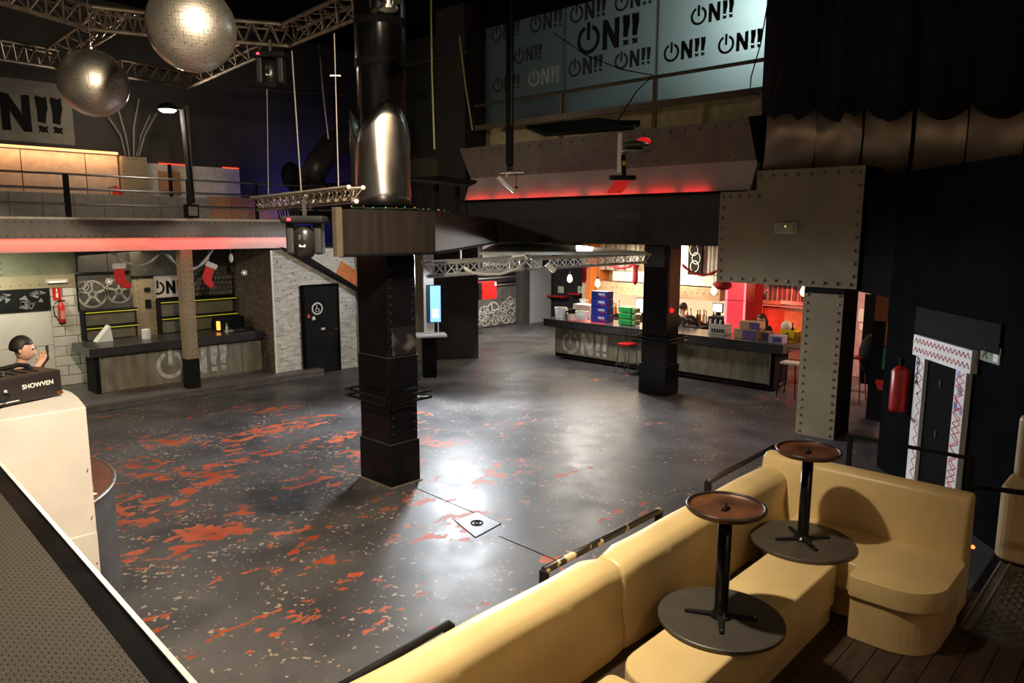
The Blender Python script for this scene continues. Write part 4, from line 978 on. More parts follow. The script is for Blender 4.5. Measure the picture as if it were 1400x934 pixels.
mirror_ball(262, 38, 116, .80, 'larger mirror ball at the top, nearer the camera', 1)
mirror_ball(128, 114, 88, .80, 'smaller looking mirror ball further back at left, with missing tiles near its top', 2)
# hung lighting truss with wires and a moving head
TB = C0 + ray(487, 266).normalized() * 5.6; TC = C0 + ray(352, 279).normalized() * 7.3
ht, offs = truss('hanging_truss', TB, TC, 'short triangular truss hanging on thin wires left of the chrome sleeve', .118, .015, 14, m=mat('truss_worn', (.40, .34, .28), .4, .85, var=.25))
for o in offs: MB().ball(TB + o, .018, 8).build('end_cap', M['beige'], ht)
mb = MB(); rg = random.Random(2)
for i in range(9):
    s = rg.uniform(.05, .95); p = TB.lerp(TC, s) + V(rg.uniform(-.04, .04), rg.uniform(-.04, .04), rg.uniform(-.03, .03)); q = TB.lerp(TC, min(1, s + rg.uniform(.06, .14))) + V(0, 0, rg.uniform(-.08, .02))
    mb.tube([p, p.lerp(q, .5) - V(0, 0, .05), q], .006, 5)
mb.build('cable_loop', M['tinsel'], ht, kind='stuff')
mb = MB()
for i in range(8):
    p = TB.lerp(TC, .55 + .03 * i) + V(0, 0, -.05); mb.tube([p, p + V(.01, 0, -.05 - .01 * (i % 3)), p + V(.02, .01, -.10)], .008, 5)
mb.build('clamp', mat('wire_dull', (.06, .055, .05), .6, .3), ht, kind='stuff')
for i, (pb, pt) in enumerate((((367, 268), (365, 122)), ((412, 264), (399, 70)), ((463, 258), (457, 46)))):
    s = (487 - pb[0]) / 135; base = TB.lerp(TC, max(.1, min(.95, s * 1.0))) + V(0, 0, .05)
    # every wire runs from the truss up to the ring truss
    dep = (cam.matrix_world.inverted() @ base).z * -1
    p = C0 + ray(*pb) * (dep / F); q = C0 + ray(pt[0], pt[1]) * ((dep + .25) / F)
    t = thing('suspension_wire', ['left thin steel wire holding the hanging truss', 'middle dark knotted wire holding the hanging truss', 'right steel wire with a small cross bar holding the hanging truss'][i], 'wire', tuple(p), group='wires of the hanging truss')
    MB().tube([p, q], (.0045, .0065, .005)[i], 6).build('wire', mat('wire_dull', (.06, .055, .05), .6, .3), t)
    MB().tube([p + V(.015 * math.cos(k), 0, .015 * math.sin(k)) for k in [j * PI / 4 for j in range(8)]], .005, 5, closed=True).build('shackle', M['steel'], t)
    if i == 2: m_ = p.lerp(q, .72); MB().tube([m_ - V(.03, -.03, 0), m_ + V(.03, -.03, 0)], .006, 5).build('cross_bar', M['tinsel'], t)
def moving_head(px, py, dep, wpx, lab):
    c = C0 + ray(px, py) * (dep / F); s = wpx * dep / F
    t = thing('moving_head_light', lab, 'stage light', tuple(c), group='moving head lights')
    vx = V(.69, -.72, 0); vy = V(.72, .69, 0)
    def ob(name, off, hx, hy, hz, m, par=t, **k):
        q = c + vx * off[0] * s + vy * off[1] * s + V(0, 0, off[2] * s)
        return MB().obox(q, vx * hx * s, vy * hy * s, V(0, 0, hz * s)).build(name, m, par, **k)
    ob('base', (0, 0, .62), .62, .40, .11, M['black'], bevel=.02); ob('clamp', (0, 0, .95), .05, .05, .25, M['steel'])
    ob('display', (-.35, -.41, .62), .05, .01, .04, emis('display_red', (1, .03, .05), 4))
    for k in (-1, 1): ob('yoke_arm', (.40 * k, 0, .12), .12, .24, .50, mat('yoke_grey', (.010, .0095, .009), .6), bevel=.02)
    h = MB().lathe(tuple(c + V(0, 0, -.42 * s) + vy * -.08 * s), [(.18 * s, -.05 * s), (.26 * s, .03 * s), (.31 * s, .35 * s), (.30 * s, .68 * s), (.18 * s, .85 * s)], 24).build('head', mat('head_black', (.010, .0095, .009), .3), t, smooth=True, clean=True)
    ob('lens', (.0, -.36, .12), .10, .02, .07, mat('lens_glint', (.12, .12, .11), .15, .5), par=h); ob('label_plate', (.0, -.36, -.12), .09, .02, .035, M['beige'], par=h)
moving_head(418, 330, 5.75, 47, 'black moving head lamp hanging under the short truss')
moving_head(371, 100, 9.0, 36, 'black moving head lamp hanging from the ring truss near the larger ball')
tag(MB().lathe(tuple(cr(531, 8, 7.0)), [(.045, .0), (.055, .12)], 20).lathe(tuple(cr(531, 9, 7.0)), [(.09, -.03), (.09, .0)], 20).build('downlight', M['steel'], clean=True), 'small metal can light at the top edge above the upper pillar', 'lamp')
# hanging cords
for (a, b, dep, m_, lab) in (((589, -10), (594, 204), 9.5, mat('cord_yellow', (.30, .26, .10), .6), 'long yellowish cord hanging right of the upper pillar'), ((628, 50), (646, 178), 11, mat('cord_yellow', (.3, .26, .1), .6), 'short slanting cord left of the frosted glass'),
                             ((436, 60), (449, 190), 11.5, M['steel'], 'thin dark cord behind the wires of the hanging truss')):
    tag(MB().tube([cr(*a, dep), cr((a[0] + b[0]) / 2 - 1, (a[1] + b[1]) / 2, dep), cr(*b, dep)], .012, 6).build('ceiling_rope', m_), lab, 'cord', 'cords hanging from the ceiling')
tag(MB().tube([AX(1052, -10, 12.2), AX(1040, 60, 12.2), AX(1027, 105, 12.2), AX(1025, 125, 12.2), AX(1040, 132, 12.2)], .012, 6).build('ceiling_rope', M['black']), 'black cord looping down in front of the bright glass end', 'cord', 'cords hanging from the ceiling')
tag(MB().tube([cr(1112, -10, 12.0), cr(1092, 40, 12.0), cr(1068, 95, 12.0), cr(1052, 160, 12.0)], .010, 6).build('ceiling_rope', M['steel']), 'thin cord slanting across the black curtain to the duct', 'cord', 'cords hanging from the ceiling')
tag(MB().tube([cr(757, 45, 14.5), cr(800, 75, 14.3), cr(850, 95, 14.2), cr(893, 103, 14.3), cr(870, 125, 12.2), cr(845, 165, 11.4)], .011, 6).build('cable', M['black']), 'black cable running from the glass down to the hung shelf', 'cable')
# hanging post with a spot light
pt_ = thing('hanging_post', 'black square post hanging from the ceiling before the balcony beam', 'post', (6.95, 6.6, 4.3))
MB().obox((6.95, 6.6, 6.55), (.035, -.035, 0), (.035, .035, 0), (0, 0, 2.24)).build('post', M['matblack'], pt_)
MB().tube([(6.93, 6.55, 4.8), (6.93, 6.55, 8.7)], .006, 5).build('wire', M['steel'], pt_)
sp = thing('spot_lamp', 'small flat spot lamp tilted under the black hanging post', 'lamp', (6.95, 6.6, 4.2))
c = cr(692, 250, 9.3)
MB().obox(c + V(0, 0, -.02), V(.69, -.72, -.9).normalized() * .14, V(.72, .69, 0) * .08, V(.5, -.5, .8).normalized() * .022).build('housing', mat('lamp_grey', (.16, .15, .14), .4), sp, bevel=.008)
c2 = cr(697, 228, 9.4)
MB().obox(c2, V(.03, -.03, 0), V(.03, .03, 0), V(0, 0, .06)).build('bracket', M['black'], sp)
MB().tube([c2 + V(.02, -.02, -.05), c2 + V(-.03, .03, -.10), c + V(0, 0, .08)], .008, 6).tube([cr(684, 237, 9.3), cr(716, 236, 9.3)], .006, 5).build('arm', M['beige'], sp)
MB().tube([c2, cr(706, 240, 9.3), cr(706, 252, 9.3)], .006, 5).ball(cr(706, 256, 9.3), .02, 8).build('plug_lead', M['black'], sp)
# hung shelf board
hb = thing('hung_shelf', 'flat black board hung in front of the taupe balcony beam', 'shelf', tuple(cr(800, 178, 11.5)))
q = [cr(719, 176, 12.0), cr(745, 187, 11.0), cr(866, 178, 10.8), cr(875, 172, 11.6), cr(815, 165, 12.4)]
MB().extr(q, (0, 0, .05)).build('board', M['black'], hb)
MB().obox(cr(861, 169, 11.3), V(.69, -.72, 0) * .15, V(.72, .69, 0) * .08, (0, 0, .04)).build('cable_box', M['black'], hb)
MB().obox(cr(847, 209, 11.0), V(.69, -.72, 0) * .032, V(.72, .69, 0) * .012, (0, 0, .29)).build('hanger_plate', M['sign'], hb)
pj = thing('effect_projector', 'small grey effect projector with a red shade beside the white hanger plate', 'projector', tuple(cr(870, 205, 11.0)))
MB().ball(cr(869, 199, 11.0), .20, 16, (1, 1, .35)).build('body', mat('proj_grey', (.13, .12, .10), .35, .4), pj, smooth=True)
MB().lathe(tuple(cr(868, 212, 11.0)), [(.05, 0), (.23, .035), (.24, .055)], 28).build('dish', M['steel'], pj, clean=True)
MB().ball(cr(880, 193, 11.05), .10, 12, (1.1, 1.1, .6)).build('red_shade', emis('red_shade', (1, .02, .02), .5), pj, smooth=True)
pf_ = thing('red_flag_lamp', 'black clamp lamp with a square red front under the white hanger plate', 'lamp', tuple(cr(852, 240, 11.0)))
MB().tube([cr(852, 212, 11), cr(853, 240, 11)], .035, 8).build('stem', M['black'], pf_)
MB().box(tuple(cr(851, 226, 10.95)), tuple(cr(854, 220, 10.95) + V(.03, .0, 0))).build('yellow_tag', M['yellow'], pf_)
MB().obox(cr(851, 243, 11), V(.69, -.72, 0) * .19, V(.72, .69, 0) * .1, (0, 0, .03)).build('housing', M['black'], pf_)
MB().extr([cr(840, 247, 11), cr(863, 247, 11), cr(850, 264, 11), cr(830, 264, 11)], (.03, .03, 0)).build('red_front', emis('red_front', (.8, .01, .01), .35), pf_)
# black shelf with fairy lights on the bridge
t = thing('bridge_table', 'low black table on the bridge right of the chrome sleeve', 'table', (7.4, 8.7, 3.72))
q = [cr(557, 247, 10.4), cr(600, 243, 11.5), cr(652, 250, 11.5), cr(640, 256, 10.6)]; MB().extr(q, (0, 0, .035)).build('top', M['black'], t)
for (px, dd) in ((575, 10.6), (596, 10.9), (625, 11.2)):
    p = cr(px, 252, dd); MB().box((p.x - .03, p.y - .03, 3.72), (p.x + .03, p.y + .03, p.z)).build('leg', M['black'], t)
t = thing('fairy_lights', 'dim string of coloured fairy lights lying along the bridge edge', 'fairy lights', (6.0, 7.3, 3.74))
rg = random.Random(4); prev = []
for i in range(26):
    s = i / 25; p = V(5.0, 7.26, 3.735).lerp(V(6.2, 7.26, 3.735), min(1, s * 1.6)) if s < .62 else V(6.2, 7.28, 3.735).lerp(V(7.6, 8.42, 3.735), (s - .62) / .38)
    p = p + V(rg.uniform(-.03, .03), rg.uniform(0, .06), rg.uniform(0, .02)); prev.append(p)
MB().tube(prev, .006, 5).build('lead', mat('lead_green', (.02, .05, .03), .6), t)
for i, p in enumerate(prev):
    if i % 2 == 0: MB().ball(p + V(0, 0, .012), .008, 6).build('bulb', [emis('fl_y', (1, .7, .1), .5), emis('fl_r', (1, .1, .05), .4), emis('fl_g', (.2, .8, .5), .25)][(i // 2) % 3], t)

gl = thing('gallery_floodlight', 'black flood lamp clamped under the bridge edge, lighting the dance floor', 'lamp', (9.95, 10.8, 3.1))
MB().obox((10.0, 10.85, 2.80), V(.14, -.12, 0), V(.05, .06, 0), (0, 0, .09)).build('housing', M['black'], gl, bevel=.01)
MB().tube([(10.0, 10.85, 2.85), (10.0, 10.85, 3.2)], .02, 6).build('clamp', M['steel'], gl)
# ---- upper left gallery
def UL(px, py, y=19.45): return AY(px, py, y)
a, b = UL(-40, 192), UL(160, 212)
up_ = thing('lit_wall_panel', 'pale wall panelling lit by a warm line of light, far upper left', 'panelling', (4.5, 19.4, 3.7))
for (x0, x1) in ((2.5, 4.6), (4.62, 5.9), (5.92, 6.62)): MB().box((x0, 19.40, 3.64), (x1, 19.5, 5.22)).build('panel', mat('upper_cream', (.42, .36, .28), .6), up_)
MB().box((2.5, 19.30, 5.24), (6.62, 19.5, 5.30)).build('cove', M['beige'], up_); MB().box((2.5, 19.295, 5.26), (6.6, 19.3, 5.30)).build('led_line', E_warm, up_)
o = light('upper_led', 'AREA', (4.6, 19.20, 5.22), 26, (1, .45, .2), 4.0, None, size_y=.04); o.rotation_euler = V(0, .55, -.83).to_track_quat('-Z', 'Y').to_euler()
p = UL(0, 181); tl = thing('wall_logo', 'big black power sign and letters on the dark upper left wall', 'wall lettering', (4.5, 19.4, 5.7))
MB().box((3.6, 19.47, 5.4), (5.75, 19.5, 6.75)).build('board', mat('logo_board', (.13, .12, .105), .7), tl)
lx = UL(88, 180).x; logo(MB(), (lx - 2.62 * .80, 19.47, UL(60, 182).z), (1, 0, 0), (0, 0, 1), .80, (0, -1, 0), .02).build('logo', M['letters'], tl)
pz = UL(165, 212); pe = UL(198, 213)
t = thing('khaki_pier', 'short khaki riveted pier right of the warm light line, upper left', 'pier', (7.0, 19.3, 3.64))
MB().box((6.66, 19.25, 3.64), (7.25, 19.49, 5.22)).build('panel', M['plate'], t); rivets([(x, 19.25, 3.8 + .15 * i) for x in (6.72, 7.19) for i in range(9)] + [(6.75 + .09 * i, 19.25, 5.15) for i in range(6)], (0, -1, 0), .016).build('rivet', M['rivet'], t, kind='stuff')
t = thing('fire_extinguisher', 'dim red extinguisher behind the gallery railing, upper left', 'fire extinguisher', (6.45, 19.2, 3.9))
MB().lathe((6.5, 19.25, 3.95), [(.08, 0), (.09, .02), (.09, .42), (.04, .5), (.03, .56)], 16).build('cylinder', M['red'], t, smooth=True, clean=True)
MB().tube([(6.48, 19.2, 4.48), (6.33, 19.2, 4.45), (6.30, 19.2, 4.1)], .015, 6).build('hose', M['black'], t)
t = thing('white_panelling', 'dim white panelling with a square brown picture behind the gallery railing', 'panelling', (8.3, 19.4, 3.64))
for (x0, x1) in ((7.27, 8.33), (8.42, 9.72)):
    MB().box((x0, 19.42, 3.64), (x1, 19.49, 5.10)).build('panel', mat('upper_white', (.55, .50, .42), .6), t)
MB().box((8.33, 19.36, 3.64), (8.42, 19.49, 6.6)).build('post', mat('brown_post', (.15, .10, .07), .6), t)
for (x0, x1) in ((7.6, 8.3), (9.25, 9.7)): MB().box((x0, 19.40, 5.10), (x1, 19.44, 5.125)).build('led_line', E_red, t)
MB().box((7.55, 19.38, 4.35), (8.1, 19.42, 4.92)).build('picture', M['orangewood'], t)
MB().box((7.79, 19.36, 4.2), (7.88, 19.38, 5.1)).build('dark_stripe', M['black'], t)
t = thing('orange_boarding', 'orange wooden boards low on the gallery behind the railing', 'panelling', (9.4, 19.2, 3.64))
for i in range(4): MB().box((8.72 + i * .62, 19.2, 3.66), (9.33 + i * .62, 19.3, 4.32)).build('board', M['orangewood'], t)
t = thing('grey_boarding', 'grey lower boards behind the gallery railing, left', 'panelling', (6.2, 19.1, 3.64))
for i in range(8): MB().box((3.6 + i * .64, 19.1, 3.66), (4.23 + i * .64, 19.16, 4.28)).build('board', mat('grey_board', (.26, .23, .20), .6), t)
# fan of white cables
for i, (a, b, c) in enumerate((((148, 160), (165, 185), (172, 213)), ((162, 150), (172, 185), (177, 213)), ((190, 135), (183, 175), (183, 213)), ((205, 158), (193, 185), (187, 213)), ((214, 155), (198, 185), (190, 213)))):
    tag(MB().tube([UL(*a, 19.2), UL(*b, 19.2), UL(*c, 19.2)], .022, 6).build('conduit', mat('conduit_grey', (.16, .15, .14), .5)), ['leftmost', 'second from left', 'middle', 'second from right', 'rightmost'][i] + ' of five grey conduits fanning up from the khaki pier', 'conduit', 'grey conduits above the khaki pier')
# railing
t = thing('gallery_railing', 'steel gallery railing with three rails above the left fascia', 'railing', (5, 15.35, 3.69))
zz = [AY(91, 238, 15.3).z, AY(91, 258, 15.3).z, AY(91, 279, 15.3).z]
for k, z in enumerate(zz): MB().tube([(0, 15.3, z), (12.0, 15.3, z)], .024 if k else .02, 8).build('rail', M['steel'], t)
for px in (91, 258): x = AY(px, 260, 15.3).x; MB().box((x - .045, 15.27, 3.66), (x + .045, 15.33, zz[0])).build('post', M['black'], t)
for px in (-20, 350, 430): x = AY(px, 260, 15.3).x; MB().box((x - .03, 15.27, 3.4), (x + .03, 15.33, zz[0])).build('post', M['black'], t)
# lamp mast
c = AY(229, 150, 14.9)
t = thing('lamp_mast', 'black mast with a bright white lamp on top and a small floodlight at its foot', 'lamp', (7.0, 15.0, 3.7))
m0, m1 = AY(249, 150, 15.0), AY(263, 278, 15.0)
MB().tube([m0, m1], .055, 10).build('mast', M['black'], t); MB().tube([m0, V(c.x, c.y, c.z + .07)], .025, 8).build('arm', M['black'], t)
MB().lathe(tuple(c + V(0, 0, .0)), [(.17, 0), (.17, .06), (.08, .12)], 24).build('shade', M['black'], t, clean=True)
MB().lathe(tuple(c + V(0, 0, -.045)), [(.11, 0), (.16, .04)], 24).build('lamp_glass', E_white, t, clean=True)
light('mast_lamp', 'POINT', tuple(c + V(0, -.05, -.16)), 120, (1, .88, .70), .07)
f0, f1 = AY(252, 279, 14.95), AY(271, 298, 14.95)
fl = MB().box((f0.x, 14.88, f1.z), (f1.x, 15.02, f0.z)).build('floodlight', M['black'], t, bevel=.01); MB().box((f0.x + .04, 14.865, f1.z + .04), (f1.x - .04, 14.882, f0.z - .05)).build('lens', mat('flood_glass', (.25, .24, .21), .15), fl)
# curved dark duct and blue lit corner behind the hanging truss
t = thing('curved_duct', 'dark curved duct bending behind the chrome sleeve, blue light beneath', 'duct', (10, 17, 4.0))
P = [AY(424, 250, 16.5), AY(436, 222, 16.5), AY(455, 198, 16.6), AY(480, 187, 16.7), AY(510, 182, 16.8)]
MB().tube(P, .32, 14).build('pipe', mat('duct_dark', (.045, .042, .042), .4, .3), t, smooth=True)
t = thing('speaker_box', 'black loudspeaker box with a warm lit foot behind the hanging truss', 'speaker', (10.3, 16.2, 3.7))
c = AY(440, 247, 16.0); MB().box((c.x - .5, 15.9, 4.15), (c.x + .95, 16.4, 4.62)).build('cabinet', M['black'], t); MB().box((c.x - .42, 15.88, 4.20), (c.x - .02, 15.905, 4.56)).build('grille', mat('grille', (.03, .028, .03), .5), t)
MB().box((c.x - .35, 15.86, 4.10), (c.x + .05, 15.9, 4.14)).build('lit_foot', emis('foot_warm', (1, .3, .15), .7), t); MB().box((c.x - .55, 15.9, 3.7), (c.x + 1.0, 16.4, 4.1)).build('plinth', M['black'], t)
t = thing('stage_light', 'dark lamp standing on the gallery left of the middle wire', 'lamp', (8.6, 16.2, 4.1)); c = AY(398, 240, 16.2)
MB().ball(c, .25, 16, (1, .8, 1.3)).build('housing', M['black'], t, smooth=True); MB().box((c.x - .05, 16.15, 3.64), (c.x + .05, 16.25, c.z - .2)).build('stand', M['black'], t)

# ================================================================== RIGHT: diagonal wall and passage
def WP(px, py):          # pixel -> point on the diagonal wall
    d = ray(px, py); n = wn; k = (WA - C0).dot(n) / d.dot(n); return C0 + d * k
t = thing('door_surround', 'white door surround with red zigzag lines and small black letters, on the diagonal wall', 'door frame', tuple(WP(1290, 600)))
o_ = -wn * .06
def wq(x0, x1, z0, z1, base, name, m, par, th=.06, outw=0.0):
    """upright panel on the diagonal wall between two distances along it"""
    a, b = WA + wd * x0 - wn * (th + outw), WA + wd * x1 - wn * (th + outw)
    return MB().extr([a + V(0, 0, z0), b + V(0, 0, z0), b + V(0, 0, z1), a + V(0, 0, z1)], wn * th).build(name, m, par)
def wt(px, py): return (WP(px, py) - WA).dot(wd)
zt = WP(1258, 457).z; zb = WP(1257, 485).z
s0, s1, s2, s3 = wt(1257, 470), wt(1272, 490), wt(1316, 500), wt(1338, 490)
sa = wt(1260, 490)
WHT = mat('surround_white', (.85, .83, .82), .45, var=.05)
hd = wq(s0, s3, zb, zt, 0, 'header', WHT, t, .08)
j1 = wq(sa, s1, 0, zb, 0, 'jamb', WHT, t, .07); j2 = wq(s2, wt(1331, 500), 0, zb, 0, 'jamb', WHT, t, .07)
ZR = mat('zigzag_red', (.80, .05, .06), .5, var=.1)
def zig(x0, x1, z0, z1, n, par, vert, th=.0815):
    mb = MB(); P = []
    for i in range(n * 2 + 1):
        s = i / (n * 2)
        if vert: P.append((x0 + (x1 - x0) * (i % 2), z0 + (z1 - z0) * s))
        else: P.append((x0 + (x1 - x0) * s, z0 + (z1 - z0) * (i % 2)))
    for i in range(len(P) - 1):
        a = WA + wd * P[i][0] + V(0, 0, P[i][1]) - wn * th; b = WA + wd * P[i + 1][0] + V(0, 0, P[i + 1][1]) - wn * th
        mb.tube([a, b], .0055, 4)
    mb.build('zigzag', ZR, par, kind='stuff')
hz = (zt - zb)
zig(s0 + .03, s3 - .03, zb + hz * .62, zb + hz * .85, 14, hd, False); zig(s0 + .03, s3 - .03, zb + hz * .18, zb + hz * .42, 14, hd, False)
for (x0, x1, j) in ((sa + .02, s1 - .02, j1), (s2 + .02, wt(1331, 500) - .03, j2)):
    w_ = x1 - x0
    zig(x0 + w_ * (.45 if j is j1 else .05), x1, .15, zb - .05, 11, j, True, .0715)
    if j is j2: zig(x1, x0, .20, zb - .02, 8, j, True, .0715)
mb = MB(); rg = random.Random(8)
for i in range(9):
    s = rg.uniform(s2 + .05, wt(1331, 500) - .05); z = rg.uniform(1.2, zb + .2); a = WA + wd * s + V(0, 0, z) - wn * .0725
    mb.extr([a + wd * .035 * math.cos(k * 1.05) + V(0, 0, .05 * math.sin(k * 1.05)) for k in range(6)], -wn * .002)
mb.build('violet_smudge', mat('violet_smudge', (.38, .30, .62), .6, var=.3), j2, kind='stuff')
cc = WA + wd * (sa + (s1 - sa) * .31) - wn * .076; ztx = (WP(1263, 479).z + WP(1260, 513).z) / 2
text('C\nH\nI\nC\nA', .105, M['letters'], j1, frame4((cc.x, cc.y, ztx - .085), wd, (0, 0, 1)), lines=.80)
MB().ball(WP(1262, 538) - wn * .075, .014, 8).build('dot', M['letters'], j1)
dd = struct('door_2', MB().extr([WA + wd * s1 - wn * .02 + V(0, 0, .02), WA + wd * s2 - wn * .02 + V(0, 0, .02), WA + wd * s2 - wn * .02 + V(0, 0, zb), WA + wd * s1 - wn * .02 + V(0, 0, zb)], wn * .02), M['matblack'])
for z in (.9, 1.55, 1.95):
    a = WA + wd * ((s1 + s2) / 2 - .02) - wn * .035; MB().tube([a + V(0, 0, z), a + V(0, 0, z + .09)], .010, 6).build('hinge', M['steel'], dd)
wq(s0 - .1, s3 + .4, zt + .02, zt + .36, 0, 'wall_board', mat('board_dark', (.008, .0075, .007), .8, spec=.1), wd_obj, .03)
es = thing('exit_sign', 'dim green exit sign with a running figure right of the white door surround', 'sign', tuple(WP(1356, 485)))
a, b = wt(1343, 480), wt(1370, 485); zs = WP(1356, 473).z; ze = WP(1356, 496).z
pl_ = wq(a, b, ze, zs, 0, 'plate', mat('exit_green', (.14, .18, .09), .5), es, .02)
h_ = zs - ze; xx = (b - a)
for (f0, f1, g0, g1) in ((.68, .92, .12, .88), ): wq(a + xx * f0, a + xx * f1, ze + h_ * g0, ze + h_ * g1, 0, 'door_symbol', M['sign'], pl_, .003, .02)
def wtube(P, r, n_, m_, par): MB().tube([WA + wd * (a + xx * p[0]) + V(0, 0, ze + h_ * p[1]) - wn * .024 for p in P], r, 5).build(n_, m_, par)
SGm = mat('sign_dim_white', (.42, .44, .36), .5)
wtube([(.12, .2), (.20, .38), (.24, .65)], .008, 'figure', SGm, pl_); wtube([(.36, .18), (.28, .38), (.24, .65)], .008, 'figure', SGm, pl_); wtube([(.12, .55), (.24, .65), (.36, .50)], .006, 'figure', SGm, pl_)
wtube([(.27, .80), (.275, .82)], .016, 'figure', SGm, pl_); wtube([(.42, .5), (.60, .5)], .007, 'arrow', SGm, pl_)
# large red extinguisher cylinder
c = WP(1245, 545); c = c - wn * .16
t = thing('large_extinguisher', 'large red extinguisher cylinder left of the white door surround', 'fire extinguisher', (c.x, c.y, .9))
zt_, zb_ = WP(1240, 500).z, WP(1240, 560).z
MB().lathe((c.x, c.y, zb_), [(.11, 0), (.115, .03), (.115, zt_ - zb_ - .05), (.08, zt_ - zb_), (.04, zt_ - zb_ + .03)], 24).build('cylinder', mat('dim_red', (.42, .012, .010), .35), t, smooth=True, clean=True)
MB().lathe((c.x, c.y, zt_ + .02), [(.03, 0), (.03, .08), (.045, .09), (.045, .12)], 12).build('valve', M['black'], t, clean=True)
MB().box((c.x - .2, c.y - .02, zb_ - .02), (c.x + .2, c.y + .12, zb_)).build('bracket', M['black'], t)
# passage: doorway seen past the khaki column
t = thing('side_entrance', 'half open white and black door with an orange jamb at the end of the passage', 'door', (15.0, 4.4, 0))
def q3(px0, py0, px1, py1, x, th, m, name, par):
    a, b = AX(px0, py0, x), AX(px1, py1, x)
    return MB().box((x, min(a.y, b.y), min(a.z, b.z)), (x + th, max(a.y, b.y), max(a.z, b.z))).build(name, m, par)
q3(1188, 410, 1197, 524, 16.6, .06, mat('door_pale', (.45, .50, .52), .4), 'door_leaf', t)
q3(1183, 402, 1189, 526, 16.55, .05, M['black'], 'door_edge', t); q3(1196, 398, 1202, 530, 16.5, .05, M['black'], 'door_edge', t)
MB().prism([(14.2, 4.02), (14.6, 4.02), (14.6, 4.28), (14.2, 4.28)], 0, 2.52).build('jamb', M['black'], t)
for (x0, y0, x1, y1, m) in ((1198, 402, 1213, 440, M['orange']), (1212, 437, 1222, 475, M['orange']), (1208, 476, 1216, 506, mat('green_poster', (.05, .30, .10), .5))):
    q3(x0, y0, x1, y1, 14.15, .03, m, 'poster_panel', t)
pps = thing('notice_sheets', 'pale paper notices pinned on the pink wall beyond the khaki column', 'notices', tuple(AX(1182, 435, 18.2)))
for (x0, y0, x1, y1) in ((1174, 422, 1181, 440), (1182, 421, 1187, 434), (1175, 442, 1184, 452)):
    q3(x0, y0, x1, y1, 18.28, .02, M['sign'], 'sheet', pps)
t = tag(MB().obox(AX(1207, 527, 14.0), (0, .10, 0), (.02, 0, .02), (0, .03, .07)).build('red_ledge', mat('red_glow_sheet', (.7, .03, .02), .5)), 'small red flyer holder low on the passage wall', 'holder')
t = thing('doormat', 'grey grated mat on the floor before the passage doorway', 'mat', (13.0, 3.9, 0))
P = [AZ(1193, 590, .01), AZ(1208, 590, .01), AZ(1213, 622, .01), AZ(1201, 606, .01)]
MB().extr(P, (0, 0, .012)).build('mat', M['grating'], t)
text('SUAS', .16, mat('dim_letters', (.16, .15, .14), .5), wd_obj, frame4(tuple(AX(1196, 396, 12.27)), (0, -1, 0), (0, 0, 1)))
ht_ = thing('high_stool', 'dark high stool with a red seat and a coat over it, in the passage', 'stool', (16.0, 5.2, 0))
p = AX(1170, 487, 15.6)
MB().prism(rrect(p.x - .18, p.y - .18, p.x + .18, p.y + .18, .05), p.z - .04, p.z).build('seat', M['red'], ht_)
for i in (-1, 1):
    for j in (-1, 1): MB().tube([(p.x + .13 * i, p.y + .13 * j, p.z - .04), (p.x + .2 * i, p.y + .2 * j, .0)], .014, 6).build('leg', M['steel'], ht_)
MB().ball((p.x + .1, p.y - .25, p.z + .05), .33, 14, (.5, .7, 1.3)).build('coat', M['blackcloth'], ht_, smooth=True)

# ================================================================== FAR BAR
XB = 15.2
fb2 = thing('far_bar_counter', 'long far bar counter with weathered grey front and white worn power sign', 'bar counter', (15.5, 9.6, 0))
MB().box((XB, 6.5, .05), (15.9, 12.68, .88)).build('body', M['black'], fb2)
MB().box((XB - .02, 9.2, .16), (XB, 12.68, .88)).build('front_panel', M['concrete'], fb2); MB().box((XB - .02, 6.62, .16), (XB, 9.18, .88)).build('front_panel', M['concrete'], fb2)
MB().box((XB - .03, 6.58, .14), (XB - .0, 6.62, .88)).build('trim', M['alu'], fb2)
MB().prism([(15.03, 6.27), (15.03, 12.98), (16.1, 12.98), (16.1, 6.27)], .88, 1.08).build('worktop', M['counter'], fb2, bevel=.01)
MB().box((15.02, 6.28, 1.075), (16.1, 12.98, 1.085)).build('top_sheet', mat('worktop_sheet', (.16, .15, .15), .15, .3), fb2)
MB().box((15.12, 11.0, 1.085), (15.55, 12.2, 1.09)).build('bar_mat', mat('bar_mat_red', (.7, .05, .05), .5), fb2)
p = AX(768, 490, XB - .02); logo(MB(), (XB - .022, p.y, .20), (0, -1, 0), (0, 0, 1), .58, (-1, 0, 0), .004).build('logo', M['letterw'], fb2)
def stool(x, y, h, m, lab):
    t = thing('bar_stool', lab, 'stool', (x, y, 0), group='bar stools at the far bar')
    MB().prism(rrect(x - .18, y - .18, x + .18, y + .18, .04), h - .04, h).build('seat', m, t)
    for i in (-1, 1):
        for j in (-1, 1): MB().tube([(x + .14 * i, y + .14 * j, h - .04), (x + .20 * i, y + .20 * j, 0)], .013, 6).build('leg', M['steel'] if m is M['red'] else M['black'], t)
    MB().tube([(x - .18, y - .18, .25), (x + .18, y - .18, .25), (x + .18, y + .18, .25), (x - .18, y + .18, .25)], .009, 6, closed=True).build('footrest', M['steel'], t)
    MB().tube([(x + .16, y - .16, h), (x + .2, y - .17, h + .26), (x + .2, y + .17, h + .26), (x + .16, y + .16, h)], .011, 6).build('back_hoop', M['black'], t)
stool(14.72, 10.0, .75, M['red'], 'bar stool with a red seat at the far counter left of the further pillar')
stool(15.1, 6.1, .74, M['sign'], 'bar stool with a pale seat at the right end of the far counter')
